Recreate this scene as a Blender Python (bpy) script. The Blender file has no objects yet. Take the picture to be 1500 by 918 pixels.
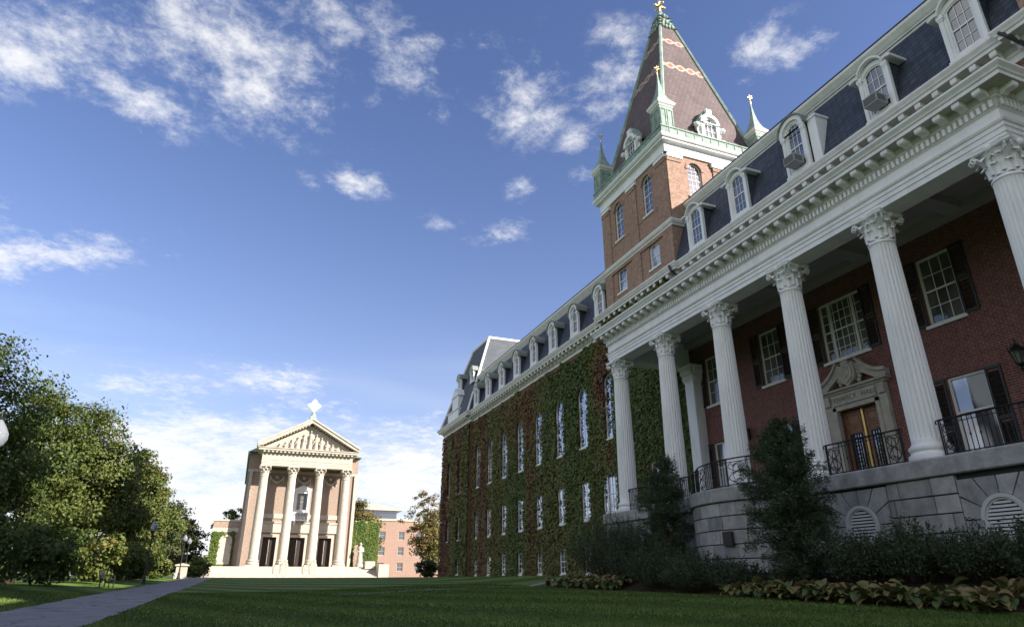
import bpy, bmesh, math, random
import numpy as np
from mathutils import Vector, Matrix
random.seed(7); RNG = np.random.default_rng(7)
PI = math.pi; R = math.radians
SC = bpy.context.scene
COL = SC.collection

# ------------------------------------------------------------------ camera, sky, sun, exposure
cd = bpy.data.cameras.new("camera"); cam = bpy.data.objects.new("camera", cd); COL.objects.link(cam)
cam.rotation_mode = 'XYZ'
cam.location = (0, 0, 0); cam.rotation_euler = (R(90 + 22.13), 0, R(-21.64))
cd.sensor_width = 36; cd.lens = 953.4 / 1500 * 36; cd.clip_start = .1; cd.clip_end = 4000
SC.camera = cam

SUN_AZ, SUN_EL = 44.5, 28.0           # degrees from -Y towards +X; the sun stands behind the hall
sd = Vector((math.sin(R(SUN_AZ)) * math.cos(R(SUN_EL)), -math.cos(R(SUN_AZ)) * math.cos(R(SUN_EL)), math.sin(R(SUN_EL))))
ld = bpy.data.lights.new("sun", 'SUN'); ld.energy = 4.6; ld.angle = R(.5); ld.color = (1, .93, .82)
lo = bpy.data.objects.new("sun", ld); COL.objects.link(lo); lo.rotation_euler = sd.to_track_quat('Z', 'Y').to_euler()
lo.location = (60, -60, 60)

def ray_dir(px, py):
    f = 953.4; p = R(22.13); y = R(21.64)
    r = Vector((math.cos(y), -math.sin(y), 0)); fw = Vector((math.sin(y) * math.cos(p), math.cos(y) * math.cos(p), math.sin(p)))
    u = Vector((-math.sin(y) * math.sin(p), -math.cos(y) * math.sin(p), math.cos(p)))
    return ((px - 750) / f * r - (py - 459) / f * u + fw).normalized(), r, u

W = bpy.data.worlds.new("World"); SC.world = W; W.use_nodes = True
def build_world():
    nt = W.node_tree; N = nt.nodes; L = nt.links; N.clear()
    out = N.new('ShaderNodeOutputWorld'); bg = N.new('ShaderNodeBackground'); L.new(bg.outputs[0], out.inputs[0])
    bg.inputs[1].default_value = .125
    sky = N.new('ShaderNodeTexSky'); sky.sky_type = 'NISHITA'; sky.sun_disc = False
    sky.sun_elevation = R(SUN_EL); sky.sun_rotation = R(180 - SUN_AZ); sky.altitude = 150
    sky.air_density = 1.0; sky.dust_density = .55; sky.ozone_density = 2.2
    tc = N.new('ShaderNodeTexCoord')
    def vm(op, a, b=None):
        n = N.new('ShaderNodeVectorMath'); n.operation = op
        for i, v in enumerate((a, b)):
            if v is None: continue
            if hasattr(v, 'is_output'): L.new(v, n.inputs[i])
            else: n.inputs[i].default_value = v
        return n.outputs['Value'] if op in ('DOT_PRODUCT', 'LENGTH') else n.outputs[0]
    def m(op, a, b=0, c=0, clamp=False):
        n = N.new('ShaderNodeMath'); n.operation = op; n.use_clamp = clamp
        for i, v in enumerate((a, b, c)):
            if hasattr(v, 'is_output'): L.new(v, n.inputs[i])
            else: n.inputs[i].default_value = v
        return n.outputs[0]
    def ss(v, a, b):
        n = N.new('ShaderNodeMapRange'); n.interpolation_type = 'SMOOTHSTEP'
        L.new(v, n.inputs[0]); n.inputs[1].default_value = a; n.inputs[2].default_value = b
        return n.outputs[0]
    d = vm('NORMALIZE', tc.outputs['Generated'])
    sep = N.new('ShaderNodeSeparateXYZ'); L.new(d, sep.inputs[0])
    dz = m('MAXIMUM', sep.outputs[2], 0.0)
    den = m('ADD', dz, .16)
    cmb = N.new('ShaderNodeCombineXYZ')
    L.new(m('DIVIDE', sep.outputs[0], den), cmb.inputs[0]); L.new(m('DIVIDE', sep.outputs[1], den), cmb.inputs[1])
    def noise(scale, detail, rough, dist=0, off=(0, 0, 0), vec=None):
        n = N.new('ShaderNodeTexNoise'); n.inputs['Scale'].default_value = scale; n.inputs['Detail'].default_value = detail
        n.inputs['Roughness'].default_value = rough; n.inputs['Distortion'].default_value = dist
        L.new(vm('ADD', vec if vec else cmb.outputs[0], off), n.inputs['Vector'])
        return n.outputs['Fac']
    # cloud banks standing in given directions of the sky: (px, py, half width, half height, rotation, weight)
    blobs = CLOUDS
    tot = None
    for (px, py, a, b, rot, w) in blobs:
        if py > 2000:      # an unseen bank added to brighten the shaded front, given as compass azimuth (from +Y towards +X) and elevation
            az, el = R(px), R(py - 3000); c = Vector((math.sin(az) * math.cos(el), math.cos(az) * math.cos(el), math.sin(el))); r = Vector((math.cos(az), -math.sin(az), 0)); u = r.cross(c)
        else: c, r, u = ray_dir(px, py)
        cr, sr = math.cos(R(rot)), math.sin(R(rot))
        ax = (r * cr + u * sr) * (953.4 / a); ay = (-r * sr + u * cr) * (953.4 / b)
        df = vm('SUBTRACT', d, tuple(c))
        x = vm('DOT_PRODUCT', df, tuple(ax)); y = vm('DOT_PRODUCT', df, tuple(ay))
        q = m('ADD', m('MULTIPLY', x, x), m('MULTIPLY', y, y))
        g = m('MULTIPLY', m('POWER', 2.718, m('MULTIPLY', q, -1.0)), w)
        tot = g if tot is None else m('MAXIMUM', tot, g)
    n1 = noise(3.4, 10, .62, .12); n2 = noise(17, 9, .68, .2, (3, 1, 0))
    n3 = noise(46, 5, .7, 0, (1, 5, 0))
    nn = m('ADD', m('ADD', m('MULTIPLY', n1, .5), m('MULTIPLY', n2, .36)), m('MULTIPLY', n3, .14))
    nn = m('ADD', m('MULTIPLY', m('SUBTRACT', nn, .5), 2.1), .5)
    big = m('ADD', nn, m('MULTIPLY', tot, .3))
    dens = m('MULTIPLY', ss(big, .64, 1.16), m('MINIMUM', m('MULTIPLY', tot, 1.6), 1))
    # thin high veil, stronger towards the horizon
    st = N.new('ShaderNodeMapping'); st.inputs['Rotation'].default_value = (0, 0, R(35)); st.inputs['Scale'].default_value = (.55, 1.6, 1)
    L.new(cmb.outputs[0], st.inputs[0])
    v1 = noise(1.6, 6, .55, .5, (7, 2, 0), st.outputs[0])
    low = m('SUBTRACT', 1, ss(sep.outputs[2], .02, .55))
    veil = m('MULTIPLY', ss(m('ADD', v1, m('MULTIPLY', low, .25)), .52, .95), .55)
    veil = m('MULTIPLY', veil, low)
    hz = m('MULTIPLY', m('POWER', m('SUBTRACT', 1, dz, clamp=True), 4.5), .62)
    # deep clear-air blue of the sky, as seen with a polarising filter
    hs = N.new('ShaderNodeHueSaturation'); hs.inputs['Saturation'].default_value = SKY_SAT; hs.inputs['Value'].default_value = SKY_VAL
    L.new(sky.outputs[0], hs.inputs['Color'])
    tint = N.new('ShaderNodeMix'); tint.data_type = 'RGBA'; tint.blend_type = 'MULTIPLY'; tint.inputs[0].default_value = 1
    L.new(hs.outputs[0], tint.inputs[6]); tint.inputs[7].default_value = SKY_TINT
    def mixc(fac, a, col):
        n = N.new('ShaderNodeMix'); n.data_type = 'RGBA'; L.new(fac, n.inputs[0]); L.new(a, n.inputs[6]); n.inputs[7].default_value = col
        return n.outputs[2]
    c = mixc(hz, tint.outputs[2], HAZE_COL)
    c = mixc(veil, c, VEIL_COL)
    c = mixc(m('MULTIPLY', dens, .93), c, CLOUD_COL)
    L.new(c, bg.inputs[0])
CLOUDS = [(75, 70, 120, 50, 15, 1.15), (110, 40, 60, 45, 0, 1.0), (340, 75, 125, 85, -25, 1.5), (200, 140, 70, 40, -20, 1.25), (420, 130, 40, 60, -30, .95), (470, 20, 130, 45, 0, .95),
          (30, 372, 95, 28, 8, 1.6), (0, 340, 30, 40, 0, 1.0), (145, 345, 40, 12, 10, .6), (525, 272, 48, 30, 0, 1.5), (575, 250, 22, 16, 40, .8), (545, 150, 26, 18, 0, .9),
          (610, 100, 80, 60, 0, 1.0), (545, 235, 26, 20, 0, .6), (900, 120, 60, 45, 30, 1.25), (850, 205, 40, 24, 10, .82), (770, 150, 70, 60, 0, 1.0), (1110, 65, 46, 26, 30, 1.05), (1165, 75, 60, 22, 10, 1.2), (1080, 120, 30, 26, 0, .8),
          (735, 340, 50, 20, 10, .95), (765, 275, 40, 18, 0, .85), (650, 330, 40, 16, 0, .75), (700, 50, 60, 30, 0, .7), (450, 265, 40, 18, -30, .85), (640, 130, 40, 50, 0, .85), (870, 260, 40, 30, 0, .9), (1285, 18, 20, 8, 0, .6), (235, 373, 30, 9, 0, .6), (480, 180, 50, 26, -30, .5),
          (180, 690, 250, 75, 6, 1.9), (330, 560, 170, 30, 0, 1.1), (590, 700, 120, 70, 0, 2.1), (280, 770, 300, 80, 0, 1.9), (640, 790, 160, 60, 0, 1.5), (645, 607, 34, 9, 8, .75), (120, 640, 130, 40, -10, .6), (60, 510, 70, 14, 0, .5), (660, 800, 700, 60, 0, .8), (930, 50, 70, 26, 0, .9),
          (-78, 3030, 400, 300, 0, 2.6), (-120, 3040, 560, 380, 0, 2.6), (-170, 3048, 520, 360, 0, 2.2), (-75, 3008, 430, 120, 0, 2.4), (-125, 3012, 640, 170, 0, 2.6)]  # unseen banks added to lift the light on the hall front
SKY_SAT, SKY_VAL = 1.12, .59
SKY_TINT = (1.2, .96, 1.06, 1); HAZE_COL = (2.2, 2.55, 3.2, 1); VEIL_COL = (2.4, 2.7, 3.25, 1); CLOUD_COL = (3.5, 3.5, 3.52, 1)
build_world()
vs = SC.view_settings; vs.view_transform = 'Standard'; vs.look = 'None'; vs.gamma = 1; vs.use_curve_mapping = False
vs.exposure = 1.3
SC.cycles.use_denoising = True
SC.cycles.max_bounces = 6; SC.cycles.diffuse_bounces = 3; SC.cycles.glossy_bounces = 3; SC.cycles.transmission_bounces = 4; SC.cycles.transparent_max_bounces = 6
SC.cycles.caustics_reflective = False; SC.cycles.caustics_refractive = False

# ------------------------------------------------------------------ materials
def mat(name, col, rough=.8, spec=.3, metal=0, build=None):
    m = bpy.data.materials.new(name); m.use_nodes = True
    nt = m.node_tree; b = nt.nodes['Principled BSDF']
    b.inputs['Base Color'].default_value = (*col, 1); b.inputs['Roughness'].default_value = rough
    b.inputs['Specular IOR Level'].default_value = spec; b.inputs['Metallic'].default_value = metal
    if build: build(nt, b)
    return m
class G:
    """small node helper"""
    def __init__(s, nt): s.nt = nt; s.N = nt.nodes; s.L = nt.links
    def obj(s): return s.N.new('ShaderNodeTexCoord').outputs['Object']
    def uz(s):
        """(x + y, z): running coordinate of an upright wall"""
        sp = s.N.new('ShaderNodeSeparateXYZ'); s.L.new(s.obj(), sp.inputs[0])
        a = s.m('ADD', sp.outputs[0], sp.outputs[1]); c = s.N.new('ShaderNodeCombineXYZ'); s.L.new(a, c.inputs[0]); s.L.new(sp.outputs[2], c.inputs[1])
        return c.outputs[0]
    def put(s, v, sock):
        if hasattr(v, 'is_output'): s.L.new(v, sock)
        else: sock.default_value = v
    def m(s, op, a, b=0, clamp=False):
        n = s.N.new('ShaderNodeMath'); n.operation = op; n.use_clamp = clamp; s.put(a, n.inputs[0]); s.put(b, n.inputs[1]); return n.outputs[0]
    def noise(s, scale, detail=4, rough=.55, vec=None, col=False):
        n = s.N.new('ShaderNodeTexNoise'); n.inputs['Scale'].default_value = scale; n.inputs['Detail'].default_value = detail; n.inputs['Roughness'].default_value = rough
        s.L.new(vec if vec else s.obj(), n.inputs['Vector']); return n.outputs['Color' if col else 'Fac']
    def scaled(s, vec, sc):
        n = s.N.new('ShaderNodeMapping'); n.inputs['Scale'].default_value = sc; s.L.new(vec, n.inputs[0]); return n.outputs[0]
    def ramp(s, fac, stops):
        n = s.N.new('ShaderNodeValToRGB'); e = n.color_ramp.elements
        while len(e) < len(stops): e.new(.5)
        for k, (p, c) in enumerate(stops): e[k].position = p; e[k].color = (*c, 1)
        s.L.new(fac, n.inputs[0]); return n.outputs[0]
    def mix(s, fac, a, b, mode='MIX'):
        n = s.N.new('ShaderNodeMix'); n.data_type = 'RGBA'; n.blend_type = mode; s.put(fac, n.inputs[0])
        s.put(a if hasattr(a, 'is_output') else (*a, 1), n.inputs[6]); s.put(b if hasattr(b, 'is_output') else (*b, 1), n.inputs[7]); return n.outputs[2]
    def bump(s, b, h, strength=.4, dist=.02):
        n = s.N.new('ShaderNodeBump'); n.inputs['Strength'].default_value = strength; n.inputs['Distance'].default_value = dist
        s.L.new(h, n.inputs['Height']); s.L.new(n.outputs[0], b.inputs['Normal'])
    def brick(s, vec, c1, c2, cm, w, h, mortar, offset=.5):
        n = s.N.new('ShaderNodeTexBrick'); n.offset = offset; n.inputs['Color1'].default_value = (*c1, 1); n.inputs['Color2'].default_value = (*c2, 1); n.inputs['Mortar'].default_value = (*cm, 1)
        n.inputs['Scale'].default_value = 1; n.inputs['Brick Width'].default_value = w; n.inputs['Row Height'].default_value = h; n.inputs['Mortar Size'].default_value = mortar
        n.inputs['Mortar Smooth'].default_value = .3; s.L.new(vec, n.inputs['Vector']); return n

def mottled(lo, hi, scale=3, bump=.15, bscale=40):
    def f(nt, b):
        g = G(nt); c = g.ramp(g.noise(scale, 6, .6), [(.3, lo), (.7, hi)]); g.L.new(c, b.inputs['Base Color'])
        if bump: g.bump(b, g.noise(bscale, 4), bump, .01)
    return f
def brickmat(c1, c2, cm, dirt=.35):
    def f(nt, b):
        g = G(nt); n = g.brick(g.uz(), c1, c2, cm, .23, .08, .012)
        ns = g.noise(.6, 5, .6); c = g.mix(g.m('MULTIPLY', ns, dirt), n.outputs[0], tuple(x * .5 for x in c1))
        c = g.mix(.8, c, g.ramp(g.noise(5, 5, .75), [(.3, (.6, .58, .57)), (.7, (1.4, 1.38, 1.36))]), 'MULTIPLY')
        g.L.new(c, b.inputs['Base Color']); g.bump(b, n.outputs[1], -.5, .01)
    return f
def slate(c1, c2, w=.28, h=.22):
    def f(nt, b):
        g = G(nt); n = g.brick(g.uz(), c1, c2, tuple(x * .3 for x in c1), w, h, .02)
        c = g.mix(.5, n.outputs[0], g.ramp(g.noise(.9, 5, .6), [(.3, (.7, .7, .72)), (.7, (1.25, 1.22, 1.2))]), 'MULTIPLY')
        g.L.new(c, b.inputs['Base Color']); g.bump(b, n.outputs[1], -.6, .015)
    return f
def paint(col, dirt=(.5, .5, .47), amt=.3):
    def f(nt, b):
        g = G(nt); v = g.scaled(g.obj(), (1.2, 1.2, .35)); k = g.m('MULTIPLY', g.ramp(g.noise(1.6, 7, .65, v), [(.45, (0, 0, 0)), (.8, (1, 1, 1))]), amt)
        g.L.new(g.mix(k, col, dirt), b.inputs['Base Color']); g.bump(b, g.noise(30, 3), .08, .01)
    return f
def leafy(stops, rough=.55, trans=.25, mottle=0):
    """leaf colour from the per-leaf attribute 'tint'"""
    def f(nt, b):
        g = G(nt); a = g.N.new('ShaderNodeAttribute'); a.attribute_name = 'tint'
        fac = g.m('ADD', a.outputs['Fac'], g.m('MULTIPLY', g.m('SUBTRACT', g.noise(mottle, 3, .6), .5), .7)) if mottle else a.outputs['Fac']
        c = g.ramp(fac, stops); g.L.new(c, b.inputs['Base Color'])
        if mottle: g.bump(b, g.noise(mottle * 2.5, 3), .5, .01)
        if trans:
            t = g.N.new('ShaderNodeBsdfTranslucent'); g.L.new(c, t.inputs[0]); mx = g.N.new('ShaderNodeMixShader'); mx.inputs[0].default_value = trans
            o = g.N['Material Output']; g.L.new(b.outputs[0], mx.inputs[1]); g.L.new(t.outputs[0], mx.inputs[2]); g.L.new(mx.outputs[0], o.inputs[0])
    return f
M = {}
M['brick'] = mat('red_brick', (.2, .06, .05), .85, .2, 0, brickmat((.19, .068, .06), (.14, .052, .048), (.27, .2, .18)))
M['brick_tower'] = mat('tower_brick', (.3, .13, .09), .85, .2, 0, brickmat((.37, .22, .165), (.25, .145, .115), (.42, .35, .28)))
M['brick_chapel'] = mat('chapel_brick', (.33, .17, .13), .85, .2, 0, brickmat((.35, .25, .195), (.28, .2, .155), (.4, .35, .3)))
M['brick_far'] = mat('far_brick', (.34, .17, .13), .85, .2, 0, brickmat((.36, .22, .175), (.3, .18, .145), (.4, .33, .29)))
M['white'] = mat('white_paint', (.8, .8, .78), .55, .35, 0, paint((.8, .81, .82), (.47, .48, .48), .5))
M['trim'] = mat('cream_trim', (.72, .7, .62), .6, .3, 0, paint((.76, .76, .74), (.42, .43, .41), .5))
M['soffit'] = mat('weathered_dark_soffit', (.42, .43, .37), .7, .2, 0, paint((.5, .5, .45), (.24, .26, .2), .7))  # weathered grey-green; darkness of the gaps between brackets is put into the colour
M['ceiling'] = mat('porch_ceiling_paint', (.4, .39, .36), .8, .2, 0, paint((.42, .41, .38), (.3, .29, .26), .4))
M['slate'] = mat('blue_slate', (.06, .07, .085), .6, .35, 0, slate((.066, .082, .112), (.036, .045, .066), .3, .25))
M['slate_pale'] = mat('pale_slate', (.3, .29, .25), .75, .2, 0, slate((.125, .14, .165), (.1, .112, .132)))
M['roofcap'] = mat('dark_metal_edge', (.04, .04, .045), .5, .4, 0)
M['leadgrey'] = mat('weathered_metal_hood', (.2, .22, .2), .6, .3, 0, mottled((.14, .16, .14), (.28, .3, .27), 3))
M['granite'] = mat('grey_granite', (.3, .3, .3), .85, .25, 0, None)
def _granite(nt, b):
    g = G(nt); c = g.ramp(g.noise(2.2, 8, .7), [(.3, (.22, .22, .23)), (.5, (.33, .33, .335)), (.75, (.46, .46, .455))])
    gi = g.N.new('ShaderNodeNewGeometry'); c = g.mix(.8, c, g.ramp(gi.outputs['Random Per Island'], [(0, (.72, .72, .73)), (1, (1.3, 1.29, 1.27))]), 'MULTIPLY')
    c = g.mix(.35, c, g.ramp(g.noise(70, 3, .7), [(.35, (.5, .5, .5)), (.65, (1.3, 1.3, 1.3))]), 'MULTIPLY')
    v = g.scaled(g.obj(), (1.5, 1.5, .2)); c = g.mix(g.m('MULTIPLY', g.ramp(g.noise(1.1, 5, .6, v), [(.5, (0, 0, 0)), (.75, (1, 1, 1))]), .5), c, (.09, .095, .09))
    g.L.new(c, b.inputs['Base Color']); g.bump(b, g.noise(14, 8, .7), .6, .04)
_granite(M['granite'].node_tree, M['granite'].node_tree.nodes['Principled BSDF'])
M['joint'] = mat('dark_mortar', (.06, .06, .06), .95, .1)
M['stone'] = mat('pale_limestone', (.6, .55, .48), .8, .25, 0, mottled((.4, .355, .295), (.53, .48, .4), 1.5, .1))
M['doorstone'] = mat('door_limestone', (.42, .4, .35), .85, .2, 0, mottled((.33, .31, .27), (.48, .46, .4), 3, .2))
M['shutter'] = mat('black_green_shutter', (.02, .025, .027), .5, .4)
M['iron'] = mat('wrought_iron', (.014, .014, .016), .45, .4, .3)
M['wood'] = mat('oak_door', (.13, .06, .028), .45, .4, 0, mottled((.17, .085, .04), (.27, .14, .068), 5, .1))
M['brass'] = mat('brass', (.6, .4, .12), .3, .5, 1)
M['gold'] = mat('gilded_metal', (.85, .6, .28), .35, .5, 1)
M['gilt_stone'] = mat('pale_gilt', (.75, .66, .42), .6, .4, 0)
M['copper'] = mat('green_copper', (.2, .38, .32), .7, .25, 0, mottled((.17, .23, .205), (.35, .45, .4), 2.2, .1))
M['bronze'] = mat('bronze_door', (.05, .035, .028), .5, .4, .3)
M['ac'] = mat('air_conditioner_case', (.3, .3, .3), .6, .3)
M['acgrille'] = mat('air_conditioner_grille', (.05, .05, .05), .7, .2)
def _glass(name, base, gl, rough=.03, curtain=None):
    def f(nt, b):
        g = G(nt); b.inputs['Roughness'].default_value = .5
        if curtain: g.L.new(g.ramp(g.noise(1.1, 2, .4, g.scaled(g.obj(), (1, 1, .5))), [(.45, base), (.55, curtain)]), b.inputs['Base Color'])
        gs = g.N.new('ShaderNodeBsdfGlossy'); gs.inputs['Roughness'].default_value = rough; gs.inputs[0].default_value = (.92, .95, 1, 1)
        fr = g.N.new('ShaderNodeFresnel'); fr.inputs[0].default_value = 1.5
        fac = g.m('ADD', g.m('MULTIPLY', fr.outputs[0], 1.0), gl, True)
        bp = g.N.new('ShaderNodeBump'); bp.inputs['Strength'].default_value = .045; bp.inputs['Distance'].default_value = .01
        g.L.new(g.noise(2.5, 2, .5), bp.inputs['Height']); g.L.new(bp.outputs[0], gs.inputs['Normal'])
        mx = g.N.new('ShaderNodeMixShader'); g.L.new(fac, mx.inputs[0]); g.L.new(b.outputs[0], mx.inputs[1]); g.L.new(gs.outputs[0], mx.inputs[2]); g.L.new(mx.outputs[0], g.N['Material Output'].inputs[0])
    return mat(name, base, .5, .2, 0, f)
M['glass'] = _glass('window_glass', (.03, .034, .038), .16)
M['glass_sky'] = _glass('tall_window_glass', (.03, .035, .04), .36)
M['glass_blind'] = _glass('window_glass_with_blind', (.05, .055, .06), .15, .03, (.5, .52, .52))
M['glass_dark'] = _glass('dim_window_glass', (.035, .04, .034), .03, .03, (.1, .1, .085))
M['bark'] = mat('bark', (.07, .055, .04), .9, .1, 0, mottled((.045, .035, .027), (.1, .08, .06), 8, .4, 20))
M['ivy'] = mat('ivy_leaf', (.08, .1, .03), .5, .3, 0, leafy([(0, (.085, .134, .028)), (.32, (.136, .158, .037)), (.55, (.175, .142, .042)), (.7, (.195, .095, .044)), (.86, (.115, .063, .046)), (1, (.24, .04, .055))], .5, .15))
M['ivy_green'] = mat('green_ivy_leaf', (.1, .14, .03), .5, .3, 0, leafy([(0, (.05, .1, .02)), (.6, (.11, .16, .03)), (1, (.18, .19, .04))], .5, .2))
M['leaf'] = mat('tree_leaf', (.07, .09, .02), .55, .3, 0, leafy([(0, (.05, .078, .018)), (.5, (.1, .136, .032)), (.85, (.165, .178, .042)), (1, (.23, .175, .045))], .5, .32))
M['leaf_dark'] = mat('dark_tree_leaf', (.03, .045, .02), .55, .3, 0, leafy([(0, (.035, .05, .02)), (.6, (.065, .08, .03)), (1, (.1, .095, .036))]))
M['leaf_autumn'] = mat('autumn_leaf', (.16, .12, .03), .55, .3, 0, leafy([(0, (.08, .09, .025)), (.5, (.17, .15, .04)), (1, (.22, .12, .045))]))
M['yew'] = mat('yew_needle', (.02, .035, .02), .6, .25, 0, leafy([(0, (.042, .062, .034)), (.6, (.08, .112, .058)), (1, (.15, .175, .08))], .6, .2))
M['hosta'] = mat('hosta_leaf', (.16, .16, .06), .5, .3, 0, leafy([(0, (.07, .11, .035)), (.35, (.14, .16, .05)), (.7, (.25, .22, .08)), (1, (.22, .13, .07))], .5, .2, 9))
M['blade'] = mat('grass_blade', (.05, .09, .02), .6, .2, 0, leafy([(0, (.055, .1, .02)), (.6, (.098, .16, .033)), (1, (.16, .19, .05))], .6, .2))
M['soil'] = mat('mulch', (.04, .03, .022), .95, .1, 0, mottled((.025, .019, .014), (.06, .045, .032), 8, .6, 30))
def _asphalt(nt, b):
    g = G(nt); c = g.ramp(g.noise(1.2, 7, .65), [(.3, (.185, .183, .182)), (.7, (.3, .295, .287))])
    v = g.N.new('ShaderNodeTexVoronoi'); v.feature = 'DISTANCE_TO_EDGE'; v.inputs['Scale'].default_value = .42
    w = g.N.new('ShaderNodeVectorMath'); w.operation = 'ADD'; s_ = g.N.new('ShaderNodeVectorMath'); s_.operation = 'SCALE'; s_.inputs['Scale'].default_value = .8
    g.L.new(g.noise(1.5, 4, .6, None, True), s_.inputs[0]); g.L.new(g.obj(), w.inputs[0]); g.L.new(s_.outputs[0], w.inputs[1]); g.L.new(w.outputs[0], v.inputs['Vector'])
    c = g.mix(g.m('MULTIPLY', g.m('LESS_THAN', v.outputs['Distance'], .012), .65), c, (.05, .05, .048))
    g.L.new(c, b.inputs['Base Color']); g.bump(b, g.noise(90, 4), .4, .01)
M['asphalt'] = mat('path_asphalt', (.16, .16, .16), .9, .2, 0, _asphalt)
M['plaza'] = mat('plaza_paving', (.25, .23, .22), .9, .2, 0, mottled((.2, .185, .175), (.28, .26, .25), .6, .1, 50))
M['globe'] = mat('lamp_globe', (.42, .45, .5), .06, .7)
M['globe'].node_tree.nodes['Principled BSDF'].inputs['Transmission Weight'].default_value = .55
M['lampblack'] = mat('lamp_post_paint', (.015, .016, .015), .45, .4)
M['vent'] = mat('grey_vent_paint', (.5, .51, .51), .6, .3)
M['plaque'] = mat('dark_plaque', (.05, .045, .04), .5, .4, .4)
def _grass(nt, b):
    g = G(nt); sp = g.N.new('ShaderNodeSeparateXYZ'); g.L.new(g.obj(), sp.inputs[0])
    # mowing stripes run askew across the lawn
    t = g.m('ADD', g.m('MULTIPLY', sp.outputs[0], .62), g.m('MULTIPLY', sp.outputs[1], .24))
    w = g.m('SINE', g.m('MULTIPLY', g.m('ADD', t, g.m('MULTIPLY', g.noise(.35, 3), .9)), 3.1))
    st = g.m('MULTIPLY', g.m('ADD', w, 1), .5)
    c = g.mix(st, (.052, .1, .02), (.145, .21, .046))
    c = g.mix(.7, c, g.ramp(g.noise(1.1, 8, .7), [(.3, (.65, .68, .6)), (.7, (1.4, 1.35, 1.3))]), 'MULTIPLY')
    c = g.mix(.55, c, g.ramp(g.noise(26, 4, .7), [(.35, (.45, .5, .4)), (.68, (1.6, 1.55, 1.5))]), 'MULTIPLY')
    g.L.new(c, b.inputs['Base Color']); g.bump(b, g.noise(38, 5, .7), .9, .05)
M['grass'] = mat('lawn_grass', (.05, .08, .02), .85, .15, 0, _grass)
def _spire(nt, b):
    g = G(nt); sp = g.N.new('ShaderNodeSeparateXYZ'); o = g.obj(); g.L.new(o, sp.inputs[0]); z = sp.outputs[2]
    n = g.brick(g.uz(), (.155, .116, .118), (.118, .09, .094), (.06, .048, .05), .34, .24, .018)
    base = g.mix(.5, n.outputs[0], g.ramp(g.noise(.8, 5), [(.3, (.75, .75, .75)), (.7, (1.25, 1.22, 1.2))]), 'MULTIPLY')
    # two courses of red and cream slates laid in diamonds
    u = g.m('SUBTRACT', sp.outputs[0], sp.outputs[1])
    def tri(v, per): return g.m('ABSOLUTE', g.m('SUBTRACT', g.m('FRACT', g.m('DIVIDE', v, per)), .5))
    for z0, h in ((33.6, .75), (36.8, .66)):
        zz = g.m('DIVIDE', g.m('SUBTRACT', z, z0), h)
        inb = g.m('MULTIPLY', g.m('GREATER_THAN', zz, 0), g.m('LESS_THAN', zz, 1))
        dia = g.m('ADD', g.m('MULTIPLY', tri(u, .86), 2.0), g.m('MULTIPLY', g.m('ABSOLUTE', g.m('SUBTRACT', zz, .5)), 1.9))
        col = g.mix(g.m('GREATER_THAN', dia, .62), (.29, .12, .09), (.35, .295, .25))
        plain = g.m('GREATER_THAN', dia, 1.3)
        base = g.mix(g.m('MULTIPLY', inb, g.m('SUBTRACT', 1, plain)), base, col)
    g.L.new(base, b.inputs['Base Color']); g.bump(b, n.outputs[1], -.5, .015)
M['spire'] = mat('spire_slate', (.11, .08, .08), .75, .25, 0, _spire)

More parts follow.
